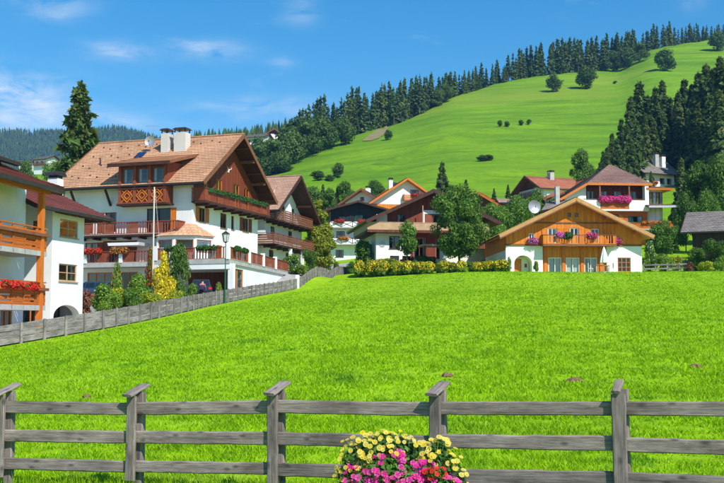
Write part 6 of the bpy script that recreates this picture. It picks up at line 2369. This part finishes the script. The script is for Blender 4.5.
# cars
def car(loc, rz_, body_c, label, estate=True):
    o = thing('parked_car', loc, label, 'car', rz_)
    paint = M_noise('car_paint_' + body_c[0], tuple(x * .85 for x in body_c[1]), body_c[1], 2, .25, 0, spec=.6)
    fr = frame(0, 0, 0)                                       # s = length, d = across
    prof = [(-2.15, .32), (-2.2, .62), (-2.08, .92), (2.0, .92), (2.18, .78), (2.2, .45), (2.12, .30)]
    mb = MB()
    prof_l = [(-2.15, .32), (-2.22, .6), (-2.15, .95), (.95, 1.0), (2.05, .88), (2.22, .62), (2.18, .32)]
    rings = []
    for d, k in ((-.86, .94), (-.8, 1), (.8, 1), (.86, .94)):
        rings.append([fr(s_ * k, d, .32 + (z - .32) * k) for s_, z in prof_l])
    for a, b in zip(rings[:-1], rings[1:]):
        for i in range(len(prof_l)):
            j = (i + 1) % len(prof_l)
            mb.face([a[i], a[j], b[j], b[i]])
    mb.face(rings[0])
    mb.face(rings[-1][::-1])
    b_ = mb.build('body', paint, o)
    cab = [(-2.1, .95), (-1.85, 1.52), (.05, 1.56), (.95, 1.0)]
    mb = MB()
    lo, hi = .80, .62
    for i in range(4):
        (s0, z0), (s1, z1) = cab[i], cab[(i + 1) % 4]
        w0, w1 = (lo if z0 < 1.2 else hi), (lo if z1 < 1.2 else hi)
        mb.face([fr(s0, -w0, z0), fr(s1, -w1, z1), fr(s1, w1, z1), fr(s0, w0, z0)])
    for sg in (-1, 1):
        mb.face([fr(s_, sg * (lo if z < 1.2 else hi), z) for s_, z in cab])
    mb.build('cabin', paint, o)
    dg = M_noise('tinted_glass', (.012, .016, .02), (.02, .026, .03), 2, .06, 0, spec=.7)
    for sg in (-1, 1):
        for (a, b) in (((-1.9, -1.75), (-.95, -.95)), ((-.85, -.85), (0, -.05)), ((.08, .03), (.75, .15))):
            q = MB()
            f = lambda s_, z: fr(s_, sg * (lo + (hi - lo) * (z - .97) / .55 + .012), z)
            q.face([f(a[0], 1.03), f(b[0], 1.03), f(b[1], 1.44), f(a[1], 1.44)])
            q.build('side_window', dg, o)
    q = MB()
    q.face([fr(-2.09, -.68, 1.02), fr(-1.9, -.56, 1.45), fr(-1.9, .56, 1.45), fr(-2.09, .68, 1.02)])
    q.build('rear_window', dg, o)
    q = MB()
    q.face([fr(.93, -.68, 1.03), fr(.2, -.56, 1.48), fr(.2, .56, 1.48), fr(.93, .68, 1.03)])
    q.build('windscreen', dg, o)
    rub = M_noise('rubber', (.012, .012, .012), (.02, .02, .02), 4, .8, 0)
    for s_ in (-1.35, 1.35):
        for sg in (-1, 1):
            w_ = MB()
            w_.tube(fr(s_, sg * .66, .33), fr(s_, sg * .88, .33), .33, .33, 18)
            wo = w_.build('wheel', rub, o)
            r_ = MB()
            r_.tube(fr(s_, sg * .87, .33), fr(s_, sg * .895, .33), .2, .18, 12)
            r_.build('rim', m_zinc, wo)
    for sg in (-1, 1):
        q = MB()
        q.box(fr, -2.235, -2.19, sg * .72 - .12, sg * .72 + .12, .72, .9)
        q.build('tail_light', REDF, o)
        q = MB()
        q.box(fr, 2.13, 2.23, sg * .62 - .16, sg * .62 + .16, .66, .8)
        q.build('headlight', m_zinc, o)
    return o


p = at(202, 82, 290)
car((p.x, p.y, p.z + .02), R(97), ('navy', (.012, .016, .03)), 'dark navy car parked at the carport of the large chalet')
p = at(90, 84.5, 290)
car((p.x, p.y, p.z + .1), R(165), ('blue', (.02, .06, .14)), 'blue car parked under the lower terrace of the large chalet')

# low dark rail in front of the blue car
rl = thing('rail_fence', at(78, 81, 290), 'low dark plank rail in front of the blue car', 'fence')
q0, q1 = Vector((0, 0, 0)), at(106, 81.5, 290) - rl.location
for i in range(5):
    a = q0.lerp(q1, i / 4)
    mb = MB()
    mb.bar(a + Vector((0, 0, -.2)), a + Vector((0, 0, 1.0)), .1, .1)
    mb.build('post', m_dark, rl)
for z in (.25, .5, .75):
    mb = MB()
    mb.bar(q0 + Vector((0, -.08, z)), q1 + Vector((0, -.08, z)), .04, .17)
    mb.build('plank', m_brownrail, rl)
# small rail fence right of the wooden chalet
rl = thing('rail_fence', at(644, 104, 270), 'short grey two-rail fence right of the wooden chalet', 'fence')
q1 = at(691, 103, 270) - rl.location
for i in range(5):
    a = q1 * (i / 4)
    rough_board('post', a + Vector((0, 0, -.2)), a + Vector((0, 0, .95)), .13, .1, rl, 2000 + i, m_grey2, 2, up=(1, 0, 0))
for i in range(4):
    for z in (.35, .75):
        rough_board('rail', q1 * (i / 4) + Vector((0, -.07, z)), q1 * ((i + 1) / 4) + Vector((0, -.07, z)), .15, .04, rl, 2050 + i, m_grey2, 3)
# green bin
p = at(687, 107, 268)
o = thing('waste_bin', p, 'dark green waste bin behind the short rail fence', 'bin')
mb = MB()
mb.hexa([(-.3, -.3, -.05), (.3, -.3, -.05), (.3, .3, -.05), (-.3, .3, -.05), (-.36, -.36, 1.0), (.36, -.36, 1.0), (.36, .36, 1.0), (-.36, .36, 1.0)])
mb.build('tub', m_green, o)
mb = MB()
mb.hexa([(-.4, -.4, 1.002), (.4, -.4, 1.002), (.4, .4, 1.002), (-.4, .4, 1.002), (-.34, -.34, 1.1), (.34, -.34, 1.1), (.34, .34, 1.14), (-.34, .34, 1.14)])
mb.build('lid', m_green, o)
# white stone block in the bed
p = at(164, 71, 300)
o = thing('stone_block', p, 'pale stone block in the shrub bed behind the field fence', 'stone')
mb = MB()
mb.hexa([(-.5, -.3, -.3), (.5, -.32, -.3), (.48, .3, -.3), (-.5, .3, -.3), (-.46, -.26, .55), (.42, -.28, .5), (.44, .26, .52), (-.42, .28, .58)])
mb.build('block', m_concrete, o)

# person beside the navy car, seen from behind, bending slightly forward
p = at(201.5, 77.6, 297)
po = thing('person', p, 'person in a mauve checked shirt bending beside the dark navy car', 'person', R(-8))
jo = {'pel': (0, 0, .93, .13), 'sp1': (0, .03, 1.08, .135), 'sp2': (0, .10, 1.24, .15), 'ch': (0, .17, 1.38, .145), 'nk': (0, .22, 1.47, .055), 'hd0': (0, .255, 1.55, .082), 'hd': (0, .28, 1.63, .092), 'hd2': (0, .29, 1.70, .07),
      'hl': (-.1, 0, .88, .09), 'kl': (-.12, .03, .5, .062), 'al': (-.13, -.02, .09, .042), 'fl': (-.14, .14, .03, .035), 'hr': (.1, 0, .88, .09), 'kr': (.12, .05, .5, .062), 'ar': (.13, .0, .09, .042), 'fr': (.14, .16, .03, .035),
      'shl': (-.19, .17, 1.37, .062), 'el': (-.25, .27, 1.13, .042), 'wl': (-.2, .45, 1.02, .03), 'pl': (-.19, .52, 1.0, .034), 'shr': (.19, .17, 1.37, .062), 'er': (.25, .27, 1.13, .042), 'wr': (.2, .45, 1.02, .03), 'pr': (.19, .52, 1.0, .034)}
ed = [('pel', 'sp1'), ('sp1', 'sp2'), ('sp2', 'ch'), ('ch', 'nk'), ('nk', 'hd0'), ('hd0', 'hd'), ('hd', 'hd2'), ('pel', 'hl'), ('hl', 'kl'), ('kl', 'al'), ('al', 'fl'), ('pel', 'hr'), ('hr', 'kr'), ('kr', 'ar'), ('ar', 'fr'),
      ('ch', 'shl'), ('shl', 'el'), ('el', 'wl'), ('wl', 'pl'), ('ch', 'shr'), ('shr', 'er'), ('er', 'wr'), ('wr', 'pr')]
for sg, w_ in ((-1, 'pl'), (1, 'pr')):                          # five fingers each
    bx, by, bz = jo[w_][:3]
    for k, (dx, dl) in enumerate(((-.03, .08), (-.01, .09), (.01, .085), (.03, .07))):
        jo['%sf%da' % (w_, k)] = (bx + dx, by + .045, bz - .01, .009)
        jo['%sf%db' % (w_, k)] = (bx + dx * 1.1, by + .045 + dl * .8, bz - .045, .008)
        ed += [(w_, '%sf%da' % (w_, k)), ('%sf%da' % (w_, k), '%sf%db' % (w_, k))]
    jo[w_ + 't'] = (bx - sg * .05, by + .03, bz - .02, .01)
    ed.append((w_, w_ + 't'))
keys = list(jo)
me = bpy.data.meshes.new('body')
me.from_pydata([jo[k][:3] for k in keys], [(keys.index(a), keys.index(b)) for a, b in ed], [])
body = link('body', me, po)
md = body.modifiers.new('Skin', 'SKIN')
for i, k in enumerate(keys):
    me.skin_vertices[0].data[i].radius = (jo[k][3], jo[k][3])
    me.skin_vertices[0].data[i].use_root = (k == 'pel')
sb = body.modifiers.new('Subdivision', 'SUBSURF')
sb.levels = sb.render_levels = 2
dg_ = bpy.context.evaluated_depsgraph_get()
me2 = bpy.data.meshes.new_from_object(body.evaluated_get(dg_))
body.modifiers.clear()
body.data = me2
me2.materials.clear()
skin = M_noise('skin', (.48, .27, .19), (.55, .33, .24), 5, .6, 0)
shirt = M_noise('mauve_shirt', (.36, .13, .16), (.50, .22, .25), 9, .85, 0)
trou = M_noise('dark_trousers', (.015, .016, .022), (.03, .03, .04), 6, .9, 0)
for m_ in (skin, shirt, trou):
    me2.materials.append(m_)
for pg in me2.polygons:
    c_ = pg.center
    pg.material_index = 2 if c_.z < .97 and c_.y < .3 else (0 if (c_.z > 1.46 or c_.y > .40) else 1)
    pg.use_smooth = True
hairm = M_noise('dark_hair', (.015, .011, .008), (.03, .022, .016), 20, .7, .2)
mb = MB()
for i in range(7):
    for j in range(12):
        def q(ii, jj):
            th, ph = ii / 7 * 1.9, jj / 12 * 2 * math.pi
            return (.102 * math.sin(th) * math.cos(ph), .272 + .106 * math.sin(th) * math.sin(ph) - .012 * math.sin(th), 1.665 + .112 * math.cos(th))
        mb.face([q(i, j), q(i, j + 1), q(i + 1, j + 1), q(i + 1, j)] if i else [q(0, 0), q(1, j), q(1, j + 1)])
mb.build('hair', hairm, po, True)

# ================================================================== flower trough in the foreground
YP = 9.55
pc = P(402, 470, YP)
gzp = gz(pc.x, YP)
m_tub = M_noise('trough_wood', (.10, .055, .03), (.18, .10, .06), 3, .7, .2, (.6, 6, 6))
tr = thing('flower_trough', (pc.x, YP, gzp), 'wooden trough under the foreground flowers', 'planter')
mb = MB()
z0, z1 = .12, .42
mb.box(frame(-.62, 0, 0), 0, 1.24, -.2, .2, z0, z1)
mb.build('trough', m_tub, tr)
for x in (-.5, .42):
    mb = MB()
    mb.box(frame(x, 0, 0), 0, .08, -.16, .16, -.1, z0 - .002)
    mb.build('leg', m_tub, tr)
m_fol = M_leaf('petunia_leaves', (.06, .16, .02), (.12, .28, .035), (.16, .33, .05), 6, .3)
m_fol2 = M_leaf('daisy_leaves', (.05, .12, .03), (.09, .2, .04), (.14, .26, .06), 6, .3)


def flower_mesh(name, petals, r, lob, mats, cup=.2, seed=0):
    V, F_, MI = [(0, 0, 0)], [], []
    for k in range(petals):
        a0 = 2 * math.pi * k / petals
        da = math.pi / petals
        n0 = len(V)
        V += [(math.cos(a0 - da * .55) * r * .55, math.sin(a0 - da * .55) * r * .55, cup * r * .5), (math.cos(a0 - da * lob) * r * .95, math.sin(a0 - da * lob) * r * .95, cup * r),
              (math.cos(a0) * r * 1.05, math.sin(a0) * r * 1.05, cup * r * .9), (math.cos(a0 + da * lob) * r * .95, math.sin(a0 + da * lob) * r * .95, cup * r), (math.cos(a0 + da * .55) * r * .55, math.sin(a0 + da * .55) * r * .55, cup * r * .5)]
        F_.append((0, n0, n0 + 1, n0 + 2, n0 + 3, n0 + 4))
        MI.append(0)
    n0 = len(V)
    rc = r * .3
    V.append((0, 0, rc * .75))
    for k in range(7):
        V.append((math.cos(k * .8976) * rc, math.sin(k * .8976) * rc, rc * .25))
    for k in range(7):
        F_.append((n0, n0 + 1 + k, n0 + 1 + (k + 1) % 7))
        MI.append(1)
    me = bpy.data.meshes.new(name)
    me.from_pydata(V, [], F_)
    for m_ in mats:
        me.materials.append(m_)
    me.polygons.foreach_set('material_index', MI)
    return me


def M_petal(name, c1, c2):
    m, nt, N, L, b = _mat(name)
    oi = N.new('ShaderNodeObjectInfo')
    col = _ramp(nt, oi.outputs['Random'], c1, c2, 0, 1)
    L.new(col, b.inputs['Base Color'])
    b.inputs['Roughness'].default_value = .6
    t = N.new('ShaderNodeBsdfTranslucent')
    L.new(col, t.inputs['Color'])
    mx = N.new('ShaderNodeMixShader')
    mx.inputs[0].default_value = .3
    L.new(b.outputs[0], mx.inputs[1])
    L.new(t.outputs[0], mx.inputs[2])
    L.new(mx.outputs[0], N['Material Output'].inputs['Surface'])
    return m


pet_y = M_petal('daisy_yellow', (.88, .66, .02), (.93, .80, .18))
pet_c = M_petal('daisy_eye', (.80, .45, .01), (.85, .55, .02))
pet_p = M_petal('petunia_pink', (.72, .015, .25), (.85, .06, .42))
pet_pd = M_petal('petunia_throat', (.45, .01, .16), (.5, .02, .2))
pet_r = M_petal('geranium_red', (.72, .012, .012), (.82, .03, .02))
pet_v = M_petal('petunia_purple', (.10, .005, .08), (.16, .01, .13))
me_d = flower_mesh('flower', 11, .025, .8, [pet_y, pet_c], .12)
me_p = flower_mesh('flower', 5, .030, 1.0, [pet_p, pet_pd], .3)
me_r = flower_mesh('flower', 5, .026, 1.0, [pet_r, pet_r], .2)
me_v = flower_mesh('flower', 5, .03, 1.0, [pet_v, pet_v], .3)


def plant(name, label, blobs, nleaf, leaf, lm, flowers, cat, seed, stems=True):
    """blobs in picture coordinates (u, v, depth offset, radius px, height px)"""
    rg = np.random.default_rng(seed)
    k = YP / FPX
    B = []
    for (u, v, dy, ru, rv) in blobs:
        q = P(u, v, YP + dy)
        B.append((q.x - pc.x, dy, q.z - gzp, ru * k, ru * k * .75, rv * k))
    o = thing(name, (pc.x, YP, gzp), label, cat)
    pts, nr = blob_points(B, nleaf, rg, .2, .86)
    ok = pts[:, 2] > .40
    V, F_ = leaf_quads(pts[ok], nr[ok], leaf, rg, 2.2)
    tag(np_mesh('foliage', V, F_, lm, o), kind='stuff')
    st = MB()
    for (me_f, nf, lo, front) in flowers:
        pts, nr = blob_points(B, nf * 5, rg, lo, 1.28 if stems else 1.16, .4)
        cnt = 0
        for q, nn in zip(pts, nr):
            if cnt >= nf or q[2] < .45 or (nn[1] > .55):
                continue
            f = link('flower', me_f, o)
            f.location = q
            d = Vector((nn[0] * .6, nn[1] - .55, abs(nn[2]) * .7 + .35)).normalized()
            f.rotation_euler = d.to_track_quat('Z', 'Y').to_euler()
            s_ = rg.uniform(.75, 1.15)
            f.scale = (s_, s_, s_)
            if stems:
                st.tube(tuple(q), (q[0] * .92, q[1] * .8, max(.42, q[2] - .16)), .003, .003, 3, cap=False)
            cnt += 1
    if stems:
        tag(st.build('stems', lm, o), kind='stuff')
    return o


plant('marguerite_plant', 'large mound of yellow marguerites at the left of the foreground flowers', [(372, 452, .05, 27, 16), (392, 447, .08, 24, 14), (356, 463, 0, 17, 16), (410, 455, .08, 20, 16), (382, 440, .1, 14, 9), (350, 476, 0, 14, 16)],
      2600, .03, m_fol2, [(me_d, 260, .86, 0)], 'flower', 1)
plant('marguerite_plant', 'looser bush of pale yellow marguerites at the right of the foreground flowers', [(436, 458, .06, 18, 18), (448, 470, .03, 15, 18), (428, 465, .06, 16, 18), (440, 448, .1, 10, 10), (456, 480, 0, 10, 14)],
      1700, .028, m_fol2, [(me_d, 120, .86, 0)], 'flower', 2)
plant('petunia_plant', 'cascade of bright pink petunias in the middle of the foreground flowers', [(385, 470, -.12, 24, 16), (365, 478, -.1, 20, 14), (404, 476, -.14, 20, 16), (395, 460, -.06, 10, 12), (350, 488, -.1, 12, 10), (390, 490, -.16, 28, 16), (362, 494, -.12, 18, 14), (412, 496, -.12, 20, 14)],
      2400, .034, m_fol, [(me_p, 170, .86, 0)], 'flower', 3, False)
plant('petunia_plant', 'smaller pink and purple petunias below the right marguerites', [(424, 476, -.12, 14, 14), (438, 484, -.14, 18, 12), (416, 468, -.1, 9, 10), (448, 490, -.1, 12, 10), (436, 498, -.1, 20, 14)],
      1300, .034, m_fol, [(me_p, 70, .86, 0), (me_v, 9, .92, 0)], 'flower', 4, False)
plant('geranium_plant', 'small red geranium among the foreground petunias', [(437, 472, -.24, 9, 4.5), (430, 474, -.24, 6, 4)], 260, .034, m_fol, [(me_r, 13, .92, 0)], 'flower', 6, False)

# ================================================================== the air
hz, nt, N, L, b = _mat('haze_air')
N.remove(b)
vol = N.new('ShaderNodeVolumePrincipled')
vol.inputs['Color'].default_value = (.20, .50, 1.0, 1)
vol.inputs['Density'].default_value = .00012
vol.inputs['Anisotropy'].default_value = .0
L.new(vol.outputs[0], N['Material Output'].inputs['Volume'])
mb = MB()
mb.hexa([(-2600, -120, -8), (2600, -120, -8), (2600, 3000, -8), (-2600, 3000, -8), (-2600, -120, 640), (2600, -120, 640), (2600, 3000, 640), (-2600, 3000, 640)])
tag(mb.build('haze', hz), 'thin blue mountain haze', 'haze', kind='stuff')
